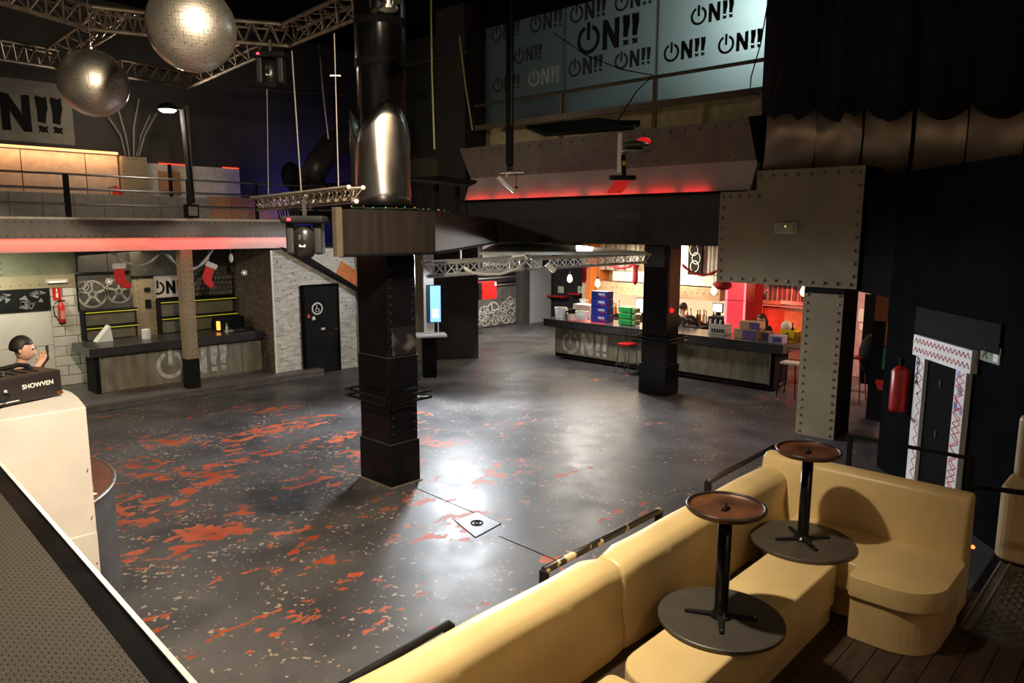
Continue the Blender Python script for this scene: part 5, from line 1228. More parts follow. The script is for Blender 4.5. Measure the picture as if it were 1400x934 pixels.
# things standing on the far counter
def on(px, x=15.35): return AX(px, 440, x).y
def boxy(name, lab, cat, x0, y0, y1, z0, z1, m, dx=.28, grp=None, parts=()):
    t = thing(name, lab, cat, (x0, (y0 + y1) / 2, z0), group=grp)
    b = MB().box((x0, min(y0, y1), z0), (x0 + dx, max(y0, y1), z1)).build('body', m, t, bevel=.006, seg=1)
    for (f0, f1, g0, g1, mm, nm) in parts:
        ya, yb = y0 + (y1 - y0) * f0, y0 + (y1 - y0) * f1
        MB().box((x0 - .003, min(ya, yb), z0 + (z1 - z0) * g0), (x0, max(ya, yb), z0 + (z1 - z0) * g1)).build(nm, mm, t)
    return t
yA, yB = on(809), on(831)
for i in range(4):
    z = 1.09 + i * .205
    t = boxy('drink_carton', 'blue drink carton on the far bar, ' + ['bottom one', 'second from the bottom', 'third from the bottom', 'top one'][i] + ' of four', 'carton', 15.3 + (.01 * (i % 2)), yA, yB + .01 * i, z, z + .20, M['blue'], .30, 'stack of blue drink cartons')
    o = text('PEPSI', .09, M['sign'], t, frame4((15.296, (yA * .35 + yB * .65), z + .12), (0, -1, 0), (0, 0, 1)))
    MB().box((15.292, yB + .04, z + .05), (15.297, yB + .20, z + .07)).build('red_print', M['red'], t)
yA, yB = on(846), on(864)
for i in range(3):
    z = 1.09 + i * .16
    t = thing('bottle_pack', 'green shrink wrapped pack of small bottles, ' + ['bottom', 'middle', 'top'][i] + ' of three on the far bar', 'pack', (15.35, yA, z), group='stack of green bottle packs')
    MB().prism(rrect(15.3, min(yA, yB), 15.55, max(yA, yB), .05), z, z + .15).build('wrap', M['green'], t, bevel=.035, seg=3)
    MB().prism(rrect(15.32, min(yA, yB) - .12, 15.55, min(yA, yB) - .005, .03), z + .01, z + .13).build('end_bottle', mat('olive_green', (.12, .22, .08), .3), t, bevel=.02)
def tub(name, lab, px0, px1, z1, x, m, grp='tubs on the far counter', rim=True, lid=False):
    ya, yb = on(px0, x), on(px1, x); yc_ = (ya + yb) / 2; r = abs(ya - yb) / 2
    t = thing(name, lab, 'tub', (x, yc_, 1.085), group=grp)
    MB().lathe((x, yc_, 1.086), [(r * .8, 0), (r, z1), (r * .96, z1), (r * .77, .01)], 20).build('tub', m, t, clean=True)
    if rim: MB().tube([(x + r * math.cos(k * PI / 10), yc_ + r * math.sin(k * PI / 10), 1.086 + z1) for k in range(20)], .008, 5, closed=True).build('rim', M['sign'], t)
    return t, yc_, r
tub('clear_bucket', 'clear ribbed plastic bucket at the left end of the far counter', 760, 773, .28, 15.42, M['clear'])
tt_, yy, r_ = tub('white_bucket', 'white tub holding dark cans, second from the left end of the far counter', 776, 788, .17, 15.32, M['whitehard'])
for k in range(4): MB().lathe((15.32 + .07 * math.cos(k * 1.6), yy + .07 * math.sin(k * 1.6), 1.14), [(.05, 0), (.05, .22), (.04, .24)], 12).build('can', M['black'], tt_, clean=True)
t, yy2, r2 = tub('black_bucket', 'squat dark tub between the clear bucket and the white tub', 770, 779, .22, 15.55, mat('dark_brown_plastic', (.03, .015, .012), .4))
t, yy3, r3 = tub('clear_bucket', 'clear bucket with green tins just left of the blue cartons', 788, 802, .24, 15.34, M['clear'])
for k in range(4): MB().lathe((15.34 + .07 * math.cos(k * 1.6), yy3 + .07 * math.sin(k * 1.6), 1.10), [(.045, 0), (.045, .17)], 12).build('tin', M['green'], t, clean=True)
boxy('white_crate', 'white plastic crate behind the buckets on the far counter', 'crate', 15.75, on(783, 15.75), on(806, 15.75), 1.086, 1.46, M['whitehard'], .3)
for i, px in enumerate((793, 797, 801)):
    y = on(px, 15.85); tag(MB().lathe((15.88, y, 1.463), [(.03, 0), (.04, .14)], 12).build('plastic_cup', M['clear'], clean=True), 'clear plastic cup standing on the white crate, ' + ['left', 'middle', 'right'][i], 'cup', 'cups on the white crate')
# cartons at the right end
boxy('cardboard_box', 'upper cardboard box with purple print at the right part of the far counter', 'box', 15.35, on(1011), on(1039), 1.30, 1.47, M['card'], .3, 'cartons at the right end of the far counter', [(.5, 1, .05, .95, M['purple'], 'print')])
boxy('cardboard_box', 'lower left cardboard box with purple print beside the pink column', 'box', 15.30, on(1005), on(1036), 1.088, 1.295, M['card'], .34, 'cartons at the right end of the far counter', [(.4, 1, .05, .95, M['purple'], 'print')])
boxy('cardboard_box', 'cardboard box with purple print in front of the seated woman', 'box', 15.42, on(1037, 15.42), on(1052, 15.42), 1.088, 1.26, M['card'], .3, 'cartons at the right end of the far counter', [(.35, 1, .05, .95, M['purple'], 'print')])
boxy('lilac_box', 'pale lilac box at the front edge right of the cardboard boxes', 'box', 15.12, on(1052, 15.12), on(1071, 15.12), 1.088, 1.25, mat('lilac', (.42, .38, .55), .5), .36, 'cartons at the right end of the far counter', [(.3, .9, .2, .8, M['purple'], 'print')])
t = thing('yellow_crate', 'bright yellow ice bucket crate near the right end of the far counter', 'crate', (15.5, on(1078, 15.5), 1.088))
ya, yb = on(1068, 15.5), on(1088, 15.5)
for (a, b) in (((15.45, yb, 1.088), (15.475, ya, 1.36)), ((15.75, yb, 1.088), (15.775, ya, 1.36)), ((15.475, yb, 1.088), (15.75, yb + .02, 1.36)), ((15.475, ya - .02, 1.088), (15.75, ya, 1.36))): MB().box(a, b).build('wall', M['yellow'], t)
MB().box((15.475, yb + .02, 1.088), (15.75, ya - .02, 1.10)).build('bottom', M['yellow'], t)
text('SCHWEPPES', .055, M['letters'], t, frame4((15.447, (ya + yb) / 2, 1.16), (0, -1, 0), (0, 0, 1)))
MB().extr([(15.447, (ya + yb) / 2 + .04, 1.27), (15.447, (ya + yb) / 2 - .05, 1.24), (15.447, (ya + yb) / 2 - .02, 1.30)], (-.002, 0, 0)).build('emblem', M['letters'], t)
bl = MB().ball((15.6, on(1076, 15.6), 1.42), .12, 14).build('balloon', M['fluff'], smooth=True); tag(bl, 'white round balloon like ball resting in the yellow crate', 'ball')
t = thing('bottle', 'dark bottle leaning out of the yellow crate', 'bottle', (15.62, on(1084, 15.6), 1.1)); MB().lathe((15.62, on(1084, 15.62), 1.102), [(.035, 0), (.035, .25), (.013, .32), (.013, .40)], 12).build('body', M['black'], t, clean=True)
t = thing('glass_bowl', 'amber glass bowl at the right end of the far counter', 'bowl', (15.6, on(1093, 15.6), 1.088)); MB().lathe((15.6, on(1093, 15.6), 1.088), [(.07, 0), (.13, .14), (.14, .24), (.13, .24), (.06, .02)], 20).build('bowl', mat('amber_glass', (.7, .35, .04), .2), t, clean=True)
t = boxy('bottle_tray', 'grey crate full of dark bottle tops left of the pink column', 'crate', 15.5, on(969, 15.5), on(991, 15.5), 1.088, 1.32, mat('crate_grey', (.42, .40, .40), .4), .35)
for k in range(6):
    y = on(971 + k * 3.4, 15.6); MB().lathe((15.62, y, 1.3), [(.03, 0), (.03, .09), (.015, .12)], 8).build('bottle_top', M['black'] if k % 2 else M['fluff'], t, clean=True)
for k in range(5): MB().box((15.494, on(973 + k * 3.6, 15.5) - .04, 1.13), (15.5, on(973 + k * 3.6, 15.5) + .0, 1.22)).build('slot', M['black'], t)
# back of the far bar
bk = struct('wall_bar_back', MB().box((19.6, 3.0, 0), (19.7, 15.2, 3.2)), mat('bar_back_cream', (.55, .44, .30), .6))
mb = MB().box((18.6, 14.1, 0), (21.5, 14.3, 3.2)); struct('wall_bar_end', mb, M['orange'])
t = thing('back_bar', 'backlit back bar with riveted shelf, white sign panel and upper cladding', 'shelving', (19.2, 11.5, 0))
MB().box((19.0, 9.75, .75), (19.55, 14.05, .82)).build('counter', M['black'], t)
MB().box((18.85, 9.75, 1.50), (19.55, 14.05, 1.86)).build('riveted_shelf', mat('shelf_peach', (.62, .44, .28), .5), t)
rivets([(18.85, 9.85 + .2 * i, 1.7) for i in range(21)], (-1, 0, 0), .02).build('rivet', M['rivetk'], t, kind='stuff')
MB().box((19.5, 9.75, .82), (19.58, 14.05, 1.50)).build('lit_back', E_shelf, t)
MB().box((18.95, 9.75, 1.9), (19.5, 13.5, 2.20)).build('white_fascia', mat('fascia_white', (.70, .72, .66), .5), t)
def stripes(y0, y1, z0, z1, x, n, cols, name, par):
    for i in range(n):
        a = y0 + (y1 - y0) * i / n; b = y0 + (y1 - y0) * (i + .8) / n
        MB().box((x, min(a, b), z0), (x + .03 + .02 * (i % 2), max(a, b), z1)).build(name, cols[(i * 7 + i // 3) % len(cols)], par)
CS = [mat('slat_cream', (.55, .50, .42), .5), mat('slat_grey', (.20, .19, .18), .5), mat('slat_white', (.70, .68, .62), .5), mat('slat_dark', (.05, .045, .045), .5)]
stripes(AX(818, 370, 19.1).y, AX(872, 370, 19.1).y, 2.22, 3.15, 19.1, 24, CS[:3] + [CS[0]], 'slat', t)
stripes(AX(960, 370, 19.1).y, AX(984, 370, 19.1).y, 2.22, 3.15, 19.1, 10, CS[:1] + CS[2:3] + CS[1:2], 'slat', t)
y0, y1 = AX(941, 370, 19.0).y, AX(959, 370, 19.0).y
gp = MB().box((18.98, y1, 2.15), (19.08, y0, 3.15)).build('gear_panel', M['black'], t)
for (z, f) in ((2.45, .5), (2.68, .6), (2.92, .4)):
    mb = MB(); yc2 = y0 + (y1 - y0) * f; mb.tube([(18.97, yc2 + .13 * math.cos(k * PI / 12), z + .16 * math.sin(k * PI / 12)) for k in range(24)], .012, 5, closed=True); mb.build('ring', M['sign'], gp)
MB().box((18.96, AX(941, 370, 19).y, 2.2), (19.05, AX(930, 370, 19).y, 3.15)).build('white_strip', mat('fascia_white', (.7, .72, .66), .5), t)
# bottles on the back bar
rg = random.Random(12); cols = [mat('bottle_red', (.45, .05, .03), .2), mat('bottle_amber', (.50, .25, .05), .2), mat('bottle_clear', (.75, .72, .68), .15), mat('bottle_green', (.06, .18, .06), .2)]
bot = None
for i in range(26):
    px = 812 + i * 2.2 if i < 15 else 930 + (i - 15) * 5.3
    y = AX(px, 430, 19.15).y; k = i % 4; s = rg.uniform(.85, 1.15)
    t = thing('bottle', 'small %s bottle in the row on the backlit back bar' % ['red', 'amber', 'clear', 'green'][k], 'bottle', (19.15 + rg.uniform(-.08, .15), y, .822), group='%s bottles on the back bar' % ['red', 'amber', 'clear', 'green'][k])
    c = t.location
    MB().lathe(tuple(c), [(.04, 0), (.042, .01), (.042, .20 * s), (.015, .27 * s), (.015, .34 * s)], 10).build('body', cols[k], t, clean=True)
    MB().lathe((c.x, c.y, c.z + .34 * s), [(.018, 0), (.018, .03)], 8).build('cap', M['black'], t, clean=True)
def screen(px0, py0, px1, py1, x, lab, nm='till_screen'):
    a, b = AX(px0, py0, x), AX(px1, py1, x)
    t = thing(nm, lab, 'screen', (x, (a.y + b.y) / 2, .85), group='screens on the back bar')
    MB().box((x, b.y - .02, b.z - .02), (x + .05, a.y + .02, a.z + .02)).build('frame', M['black'], t); MB().box((x - .006, b.y, b.z), (x, a.y, a.z)).build('display', E_scr, t)
    MB().box((x + .05, (a.y + b.y) / 2 - .05, .82), (x + .12, (a.y + b.y) / 2 + .05, b.z + .05)).build('stand', M['black'], t); MB().box((x - .05, (a.y + b.y) / 2 - .15, .82), (x + .2, (a.y + b.y) / 2 + .15, .84)).build('foot', M['black'], t)
screen(870, 408, 886, 428, 19.05, 'bright till screen just left of the further pillar')
screen(975, 415, 987, 427, 18.9, 'bright till screen between the seated man and the pink column')
t = boxy('card_printer', 'black cash printer with a blue light under the right till screen', 'printer', 18.2, AX(968, 435, 18.2).y, AX(989, 435, 18.2).y, .82, 1.14, M['black'], .4); MB().ball((18.195, AX(978, 440, 18.2).y, 1.02), .012, 6).build('blue_light', emis('blue_dot', (.1, .3, 1), 5), t)
MB().box((18.2, AX(968, 435, 18.2).y * 0 + 9.9, .0), (18.6, 11.4, .81)).build('drawer_block', M['black'], t)
# hanging bulbs
for i, (px, py, x, lab) in enumerate(((779, 380, 16.0, 'left'), (817, 386, 16.3, 'second from the left'), (976, 396, 16.3, 'third from the left, by the seated man'), (1099, 397, 15.3, 'rightmost, by the khaki column'))):
    p = AX(px, py, x); t = thing('hanging_bulb', 'warm glowing bare bulb over the far bar, ' + lab, 'lamp', tuple(p), group='bulbs over the far bar')
    MB().lathe(tuple(p), [(.01, -.13), (.06, -.09), (.075, -.03), (.05, .05), (.025, .09)], 16).build('glass', E_bulb, t, smooth=True, clean=True)
    MB().lathe(tuple(p), [(.03, .09), (.03, .16), (.01, .17)], 12).build('socket', M['black'], t, clean=True); MB().tube([p + V(0, 0, .16), (p.x, p.y, 3.2)], .006, 5).build('cord', M['black'], t)
    light('bulb_%d' % i, 'POINT', tuple(p + V(-.12, 0, 0)), 14, (1, .62, .3), .07)
# pink lit column and red alcove
t = thing('pink_lit_column', 'glowing pink red lit column inside the far bar', 'column', (17.0, 8.8, 0))
a, b = AX(991, 420, 17.0), AX(1019, 420, 17.0)
MB().box((17.0, b.y, 0), (17.5, a.y, 3.2)).build('glowing_face', E_pink, t); MB().box((16.99, a.y - .06, 0), (17.0, a.y, 3.2)).box((16.99, b.y, 0), (17.0, b.y + .05, 3.2)).build('edge_glow', E_pinkw, t)
MB().box((17.02, b.y - .22, 0), (17.5, b.y, 3.2)).build('side', M['red'], t)
MB().box((16.985, b.y, 1.75), (16.995, a.y, 1.765)).build('seam', M['red'], t)
t = thing('red_alcove', 'red lit alcove with an orange riveted panel right of the pink column', 'alcove', (18.9, 7.6, 0))
def q4(px0, py0, px1, py1, x, th, m, name): return q3(px0, py0, px1, py1, x, th, m, name, t)
q4(1020, 400, 1040, 470, 19.3, .1, mat('brown_pier', (.20, .09, .05), .6), 'pier')
RW = mat('alcove_red', (.75, .10, .05), .5); q4(1036, 420, 1076, 470, 19.4, .05, RW, 'back_panel'); q4(1073, 425, 1099, 470, 19.3, .1, mat('alcove_orange', (.75, .38, .16), .5), 'side_panel')
for (x0, y0, x1, y1) in ((1036, 417, 1099, 421), (1035, 417, 1039, 470)): q4(x0, y0, x1, y1, 19.1, .06, emis('alcove_led', (1, .16, .10), 1.1), 'led_frame')
q4(1024, 409, 1067, 417, 18.9, .2, mat('pier_brown2', (.28, .14, .08), .6), 'riveted_band'); q4(1067, 411, 1099, 418, 18.9, .2, mat('slat_cream', (.5, .4, .3), .5), 'riveted_band')
yy = [AX(p, 400, 19.0).y for p in (1047, 1082, 1098)]
stripes(yy[0], yy[1], AX(1060, 411, 19).z, AX(1060, 389, 19).z, 19.0, 16, [CS[3], mat('slat_brown', (.20, .13, .11), .5), CS[3], mat('slat_mauve', (.30, .22, .20), .5)], 'slat', t)
stripes(yy[1], yy[2], AX(1060, 411, 19).z, AX(1060, 389, 19).z, 19.0, 9, [CS[0], CS[3], CS[1]], 'slat', t)
a = AX(1036, 398, 18.5); MB().box((18.5, a.y - .14, a.z), (18.8, a.y + .14, a.z + .35)).build('pink_box', mat('pink_box', (.55, .38, .40), .5), t)
for k in range(5): z = 1.0 + k * .16; MB().box((19.395, AX(1073, 440, 19.4).y, z), (19.4, AX(1043, 440, 19.4).y, z + .008)).build('panel_joint', M['red'], t)
# red garlands and hanging red decorations over the bar
RT = mat('red_tinsel', (.65, .02, .03), .4, .3, var=.4, scale=40, bump=.5)
a, b = AX(832, 361, 15.0), AX(869, 359, 15.0); garland('red_garland', [(15.0, a.y, a.z, .12), (15.0, b.y, b.z, 0)], .035, RT, 'red tinsel garland sagging left of the further pillar', 'red garlands over the far bar')
a, b = AX(933, 362, 15.0), AX(984, 368, 15.0); garland('red_garland', [(15.0, a.y, a.z, .18), (15.0, b.y, b.z, 0)], .030, RT, 'red tinsel garland sagging right of the further pillar', 'red garlands over the far bar')
for (px, py, h, lab) in ((799, 365, .38, 'short red tassel hanging beside the dark wall of the far bar'), (869, 362, .45, 'red tassel hanging just left of the further pillar')):
    p = AX(px, py, 15.0); t = tag(MB().lathe(tuple(p - V(0, 0, h)), [(.02, -.04), (.07, .04), (.06, h * .7), (.09, h)], 8).build('red_tassel', M['redcloth'], clean=True), lab, 'decoration', 'red tassels over the far bar')
p = AX(988, 390, 14.8); tag(MB().ball(p, .22, 14, (.5, 1.0, .5)).build('red_balloon', M['redcloth'], smooth=True), 'red round decoration peeking out under the khaki head plate', 'decoration')
# signs and ledges on the dark wall
for i, (px, lab) in enumerate(((767, 'left'), (794, 'right'))):
    p = AX(px, 396, 21.48); t = thing('toilet_sign', 'small pale green toilet sign on the dark wall behind the far bar, the %s one' % lab, 'sign', tuple(p), group='toilet signs')
    MB().box((21.46, p.y - .13, p.z - .12), (21.5, p.y + .13, p.z + .12)).build('plate', mat('sign_pale_green', (.65, .78, .60), .5), t)
    for k in ((-.045, .045) if i == 0 else (0,)): MB().ball((21.455, p.y + k, p.z + .06), .02, 8).extr([(21.455, p.y + k - .03, p.z - .08), (21.455, p.y + k + .03, p.z - .08), (21.455, p.y + k, p.z + .04)], (-.003, 0, 0)).build('figure', M['signgreen'], t)
a, b = AX(752, 405, 21.3), AX(775, 407, 21.3); tag(MB().box((21.1, b.y, a.z), (21.5, a.y, a.z + .04)).build('red_shelf', M['red']), 'lower long red ledge on the dark wall', 'shelf', 'red ledges on the dark wall')
a, b = AX(781, 402, 21.3), AX(797, 403, 21.3); tag(MB().box((21.1, b.y, a.z), (21.5, a.y, a.z + .05)).build('red_shelf', M['red']), 'higher short red ledge under the right toilet sign', 'shelf', 'red ledges on the dark wall')
# grey door at the corridor end, pier, gear mural, pipes, hose box
struct('door_3', MB().box((20.1, 18.10, 0), (21.4, 18.16, 3.15)), M['greydoor'])
struct('trim_1', MB().box((19.75, 18.05, 0), (20.1, 18.5, 3.2)), mat('pier_dark', (.07, .065, .06), .6))
t = thing('gear_mural', 'grey mural of ring gears low on the far corridor wall', 'mural', (18.5, 18.45, .2))
a, b = AY(653, 415, 18.45), AY(713, 441, 18.45)
MB().box((14.6, 18.44, .03), (19.75, 18.5, 1.42)).build('sheet', mat('mural_ground', (.12, .115, .105), .6, var=.3), t)
mb = MB(); rg = random.Random(21)
for (px, py, R, sp) in ((662, 428, .26, 5), (674, 426, .36, 4), (683, 432, .2, 4), (690, 420, .22, 4), (692, 436, .27, 5), (704, 423, .34, 5), (700, 437, .18, 4), (664, 442, .22, 4), (710, 433, .2, 4), (677, 442, .18, 4), (706, 412, .15, 4), (656, 436, .2, 4), (697, 412, .18, 3)):
    p = AY(px, py, 18.44); zc = max(R + .05, min(1.40 - R, p.z)); wheel(mb, (p.x, 18.438, zc), (1, 0, 0), (0, 0, 1), (0, -1, 0), R, R * .25, sp, .004, .16)
mb.build('printed_gear', mat('mural_white', (.55, .53, .48), .6, var=.3), t, kind='stuff')
t = thing('pipe_panel', 'horizontal and vertical pale pipes with a lettered board on the far corridor wall', 'pipes', (18.3, 18.4, 1.5))
for k in range(5): MB().tube([(17.6, 18.42, 1.50 + k * .13), (19.7, 18.42, 1.50 + k * .13)], .05 if k % 2 else .03, 8).build('pipe', [mat('pipe_pale', (.34, .32, .28), .4), CS[3]][k % 2], t, smooth=True)
for k in range(9): MB().box((15.9 + k * .19, 18.40, 1.6), (16.0 + k * .19, 18.46, 3.1)).build('slat', CS[k % 4], t)
MB().box((18.0, 18.38, 2.2), (19.6, 18.42, 3.05)).build('board', mat('board_pale', (.42, .39, .34), .6), t)
text('DANGER', .24, M['letters'], t, frame4((18.8, 18.37, 2.36), (1, 0, 0), (0, 0, 1))); text('MAXIMUM', .22, M['sign'], t, frame4((18.6, 18.37, 2.85), (1, 0, 0), (0, 0, 1)))
p = AY(714, 374, 18.3); MB().box((p.x - .1, 18.30, p.z - .2), (p.x + .1, 18.37, p.z + .15)).build('red_tag', mat('tag_red', (.8, .12, .06), .5), t)
a, b = AX(658, 385, 15.2), AX(677, 409, 15.2)
t = thing('hose_box', 'bright red fire hose box on the end of the dark graffiti wall', 'fire hose box', (14.9, 15.4, 1.9))
c0 = AY(659, 410, 17.0); c1 = AY(679, 385, 17.0); c0x, c1x = c0.x, c1.x
MB().box((c0x, 17.0, c0.z), (c1x, 17.3, c1.z)).build('door', mat('hose_red', (.75, .012, .010), .35, var=.05), t, bevel=.01); MB().box((c0x - .12, 17.02, c0.z), (c0x, 17.3, c1.z)).build('side', M['black'], t)
MB().box((c0x + .04, 16.985, (c0.z + c1.z) / 2 - .06), (c0x + .07, 17.0, (c0.z + c1.z) / 2 + .06)).build('handle', M['steel'], t); MB().box((c1x - .09, 16.995, c1.z - .14), (c1x - .02, 17.0, c1.z - .02)).build('sticker', M['sign'], t)
MB().box((c0x - .02, 17.3, c0.z - .1), (c0x + .12, 17.4, 3.19)).build('back_board', mat('grey_back', (.22, .21, .19), .6), t)
# white vending totem on its black pedestal
t = thing('vending_totem', 'white vending totem with a blue lit screen on a black pedestal behind the near pillar', 'vending machine', (10.95, 12.95, 0))
MB().obox((11.0, 13.05, .5), d45 * .16, n45 * .16, (0, 0, .5)).build('pedestal', M['black'], t); MB().obox((11.0, 13.05, .015), d45 * .19, n45 * .19, (0, 0, .015)).build('foot', mat('foot_pale', (.22, .21, .19), .5), t)
MB().obox(V(11.0, 13.05, 1.03) + d45 * .04, d45 * .36, n45 * .26, (0, 0, .03)).build('tray', M['whitehard'], t, bevel=.01)
MB().obox(V(11.05, 13.1, 2.05), d45 * .12, n45 * -.05, (0, 0, .98)).build('tower', M['whitehard'], t, bevel=.01)
MB().obox(V(11.05, 13.1, 1.77) + d45 * .10 + n45 * .12, d45 * .17, n45 * .04, (0, 0, .44)).build('screen_case', mat('case_dark', (.05, .10, .12), .3), t)
MB().obox(V(11.05, 13.1, 1.77) + d45 * .14 + n45 * .163, d45 * .12, n45 * .004, (0, 0, .42)).build('screen', E_blue, t)
MB().obox(V(11.05, 13.1, 1.55) + d45 * .14 + n45 * .168, d45 * .07, n45 * .002, (0, 0, .10)).build('screen_label', E_scr, t)
MB().tube([V(11.05, 13.1, 1.06) + d45 * .2 + n45 * .15, V(11.05, 13.1, 1.36) + d45 * .2 + n45 * .15], .012, 6).build('prop', M['whitehard'], t)
t = tag(MB().tube([AY(584, 512, 13.5), AY(584, 470, 13.5)], .001, 3).build('wall_note', M['sign']), 'tiny pale line', 'note') if False else None
nt = tag(MB().box((11.55, 15.20, 1.78), (12.1, 15.26, 2.2)).build('wall_notice', M['beige']), 'beige notice on the olive wall behind the white vending totem', 'notice')
# trusses under the gallery and the pale canopy edge
TWm = mat('truss_white', (.62, .62, .60), .35, .5, var=.08)
a, b = V(6.75, 7.92, 2.93), AZ(716, 360, 2.93)
a, b = AY(584, 369, 7.95), AY(717, 360, 7.95)
truss('gallery_truss', a, b, 'pale truss under the bridge with a white cable looped round it, left run', .22, .028, 9, m=TWm, group='pale trusses under the gallery')
c, d = AY(722, 361, 8.3), AY(884, 353, 8.3)
truss('gallery_truss', c, d, 'pale truss under the gallery reaching to the further pillar, right run', .20, .026, 16, m=TWm, group='pale trusses under the gallery')
P = [AY(635, 366, 7.7), AY(645, 373, 7.7), AY(662, 375, 7.7), AY(683, 375, 7.7), AY(706, 368, 7.7), AY(722, 355, 7.75), AY(716, 349, 7.8), AY(700, 351, 7.8)]
tag(MB().tube(P, .022, 8).build('white_cable', M['whitehard'], smooth=True), 'thick white cable looping round the left pale truss', 'cable')
t = thing('small_floodlight', 'small white flood lamp hanging from the right pale truss', 'lamp', tuple(AY(753, 366, 8.2))); MB().obox(AY(753, 366, 8.15), V(.7, -.3, -.6).normalized() * .10, V(.5, .8, 0).normalized() * .04, V(.5, -.4, .7).normalized() * .045).build('housing', M['whitehard'], t, bevel=.01); MB().obox(AY(746, 360, 8.25), (.04, 0, 0), (0, .04, 0), (0, 0, .06)).build('clamp', M['black'], t)
t = thing('pale_canopy', 'pale glass topped canopy edge under the gallery, above the far bar', 'canopy', (9, 9, 3.0))
q = [AZ(655, 344, 3.10), AZ(681, 331, 3.10), AZ(720, 330, 3.10), AZ(885, 344, 3.10)]
MB().extr(q, (0, 0, -.02)).build('glass_top', mat('canopy_glass', (.16, .19, .18), .15, var=.3, scale=3), t)
e0_, e1_ = q[0], q[3]; MB().extr([e0_, e1_, e1_ + V(0, 0, -.06), e0_ + V(0, 0, -.06)], (.03, .03, 0)).build('edge', mat('canopy_edge', (.45, .50, .48), .4), t)

# ================================================================== PEOPLE
def skin_chain(name, m, verts, edges, radii, parent, root=0, sub=2, mod=True):
    me = bpy.data.meshes.new(name); inv = MW[parent].inverted()
    me.from_pydata([tuple(inv @ V(*v)) for v in verts], edges, []); me.materials.append(m)
    o = bpy.data.objects.new(name, me); COL.objects.link(o); o.parent = parent; MW[o] = MW[parent].copy()
    s = o.modifiers.new('skin', 'SKIN'); s.use_smooth_shade = True
    me.skin_vertices or me.attributes
    sv = me.skin_vertices[0].data
    for i, r in enumerate(radii):
        sv[i].radius = (r, r) if not isinstance(r, tuple) else r
        sv[i].use_root = (i == root)
    u = o.modifiers.new('sub', 'SUBSURF'); u.levels = sub; u.render_levels = sub
    return o
def person(lab, loc, face, J, hairm, hairl=0, top=None, low=None, cap=False, group=None):
    """loc = point under the pelvis, face = heading, J: joint offsets (right, forward, up) from loc"""
    t = thing('person', lab, 'person', loc, group=group)
    f = V(math.cos(face), math.sin(face), 0); r = V(f.y, -f.x, 0)
    W = lambda a: V(*loc) + r * a[0] + f * a[1] + V(0, 0, a[2])
    names = list(J.keys()); P = {k: W(v) for k, v in J.items()}
    order = ['pelvis', 'belly', 'chest', 'neckb', 'neck', 'jaw', 'skull', 'crown', 'shr', 'elr', 'wrr', 'har', 'shl', 'ell', 'wrl', 'hal', 'hir', 'knr', 'anr', 'tor', 'hil', 'knl', 'anl', 'tol']
    R = [.125, .115, .125, .055, .05, .060, .082, .055, .055, .042, .028, .032, .055, .042, .028, .032, .08, .055, .035, .03, .08, .055, .035, .03]
    R[0] = (.15, .11); R[1] = (.14, .10); R[2] = (.16, .11)
    E = [(0, 1), (1, 2), (2, 3), (3, 4), (4, 5), (5, 6), (6, 7), (2, 8), (8, 9), (9, 10), (10, 11), (2, 12), (12, 13), (13, 14), (14, 15), (0, 16), (16, 17), (17, 18), (18, 19), (0, 20), (20, 21), (21, 22), (22, 23)]
    verts = [P[n] for n in order]
    # five separate fingers on each hand
    for (h, w_) in ((11, 10), (15, 14)):
        d = (verts[h] - verts[w_]).normalized(); sd = d.cross(V(0, 0, 1)); sd = sd.normalized() if sd.length > .1 else r
        dn = sd.cross(d)
        for k, (o_, l) in enumerate(((-.030, .055), (-.011, .070), (.009, .072), (.028, .058))):
            b = verts[h] + sd * o_ + d * .015; c = b + d * l * .55 + dn * .01; e = c + d * l * .35 + dn * .03
            n0 = len(verts); verts += [b, c, e]; R += [.0095, .009, .0075]; E += [(h, n0), (n0, n0 + 1), (n0 + 1, n0 + 2)]
        b = verts[h] - sd * .045 - d * .01; n0 = len(verts); verts += [b, b + d * .035 - sd * .01 + dn * .015]; R += [.012, .010]; E += [(h, n0), (n0, n0 + 1)]
    body = skin_chain('body', M['skin'], verts, E, R, t)
    hd_ = (P['skull'] - P['jaw']).normalized(); hc = P['jaw'].lerp(P['skull'], .62); fw = W(J.get('look', (J['skull'][0], J['skull'][1] + 1, J['skull'][2]))) - P['skull']; fw.normalize(); sd = fw.cross(V(0, 0, 1)).normalized(); upv = sd.cross(fw)
    MB().ball(hc + fw * .015, .098, 20, (.92, .92, 1.18)).build('head', M['skin'], body, smooth=True)
    MB().extr([hc + fw * .105 + upv * .025, hc + fw * .100 - upv * .02 - sd * .014, hc + fw * .128 - upv * .02, hc + fw * .100 - upv * .02 + sd * .014], upv * -.006).build('nose', M['skin'], body)
    for s in (-1, 1):
        MB().ball(hc + fw * .095 + sd * .034 * s + upv * .022, .011, 8).build('eye', M['letters'], body); MB().ball(hc + sd * .094 * s - upv * .005, .026, 8, (.6, .6, 1)).build('ear', M['skin'], body, smooth=True)
    MB().obox(hc + fw * .100 - upv * .052, sd * .022, fw * .004, upv * .004).build('mouth', mat('lips', (.35, .12, .09), .5), body)
    # hair
    mb = MB(); c = hc - fw * .018 + upv * .028; n = 18; vs = []; fs = []
    for i in range(8):
        th = math.radians(8 + i * 15)
        for k in range(n):
            a = 2 * PI * k / n; lim = 1 if math.cos(a) < .35 else .62
            thh = th * lim; vs.append(c + (fw * math.cos(a) + sd * math.sin(a)) * .106 * math.sin(thh) + upv * .116 * math.cos(thh))
    for i in range(7):
        for k in range(n): fs.append((i * n + k, i * n + (k + 1) % n, (i + 1) * n + (k + 1) % n, (i + 1) * n + k))
    fs.append(tuple(range(n - 1, -1, -1)))
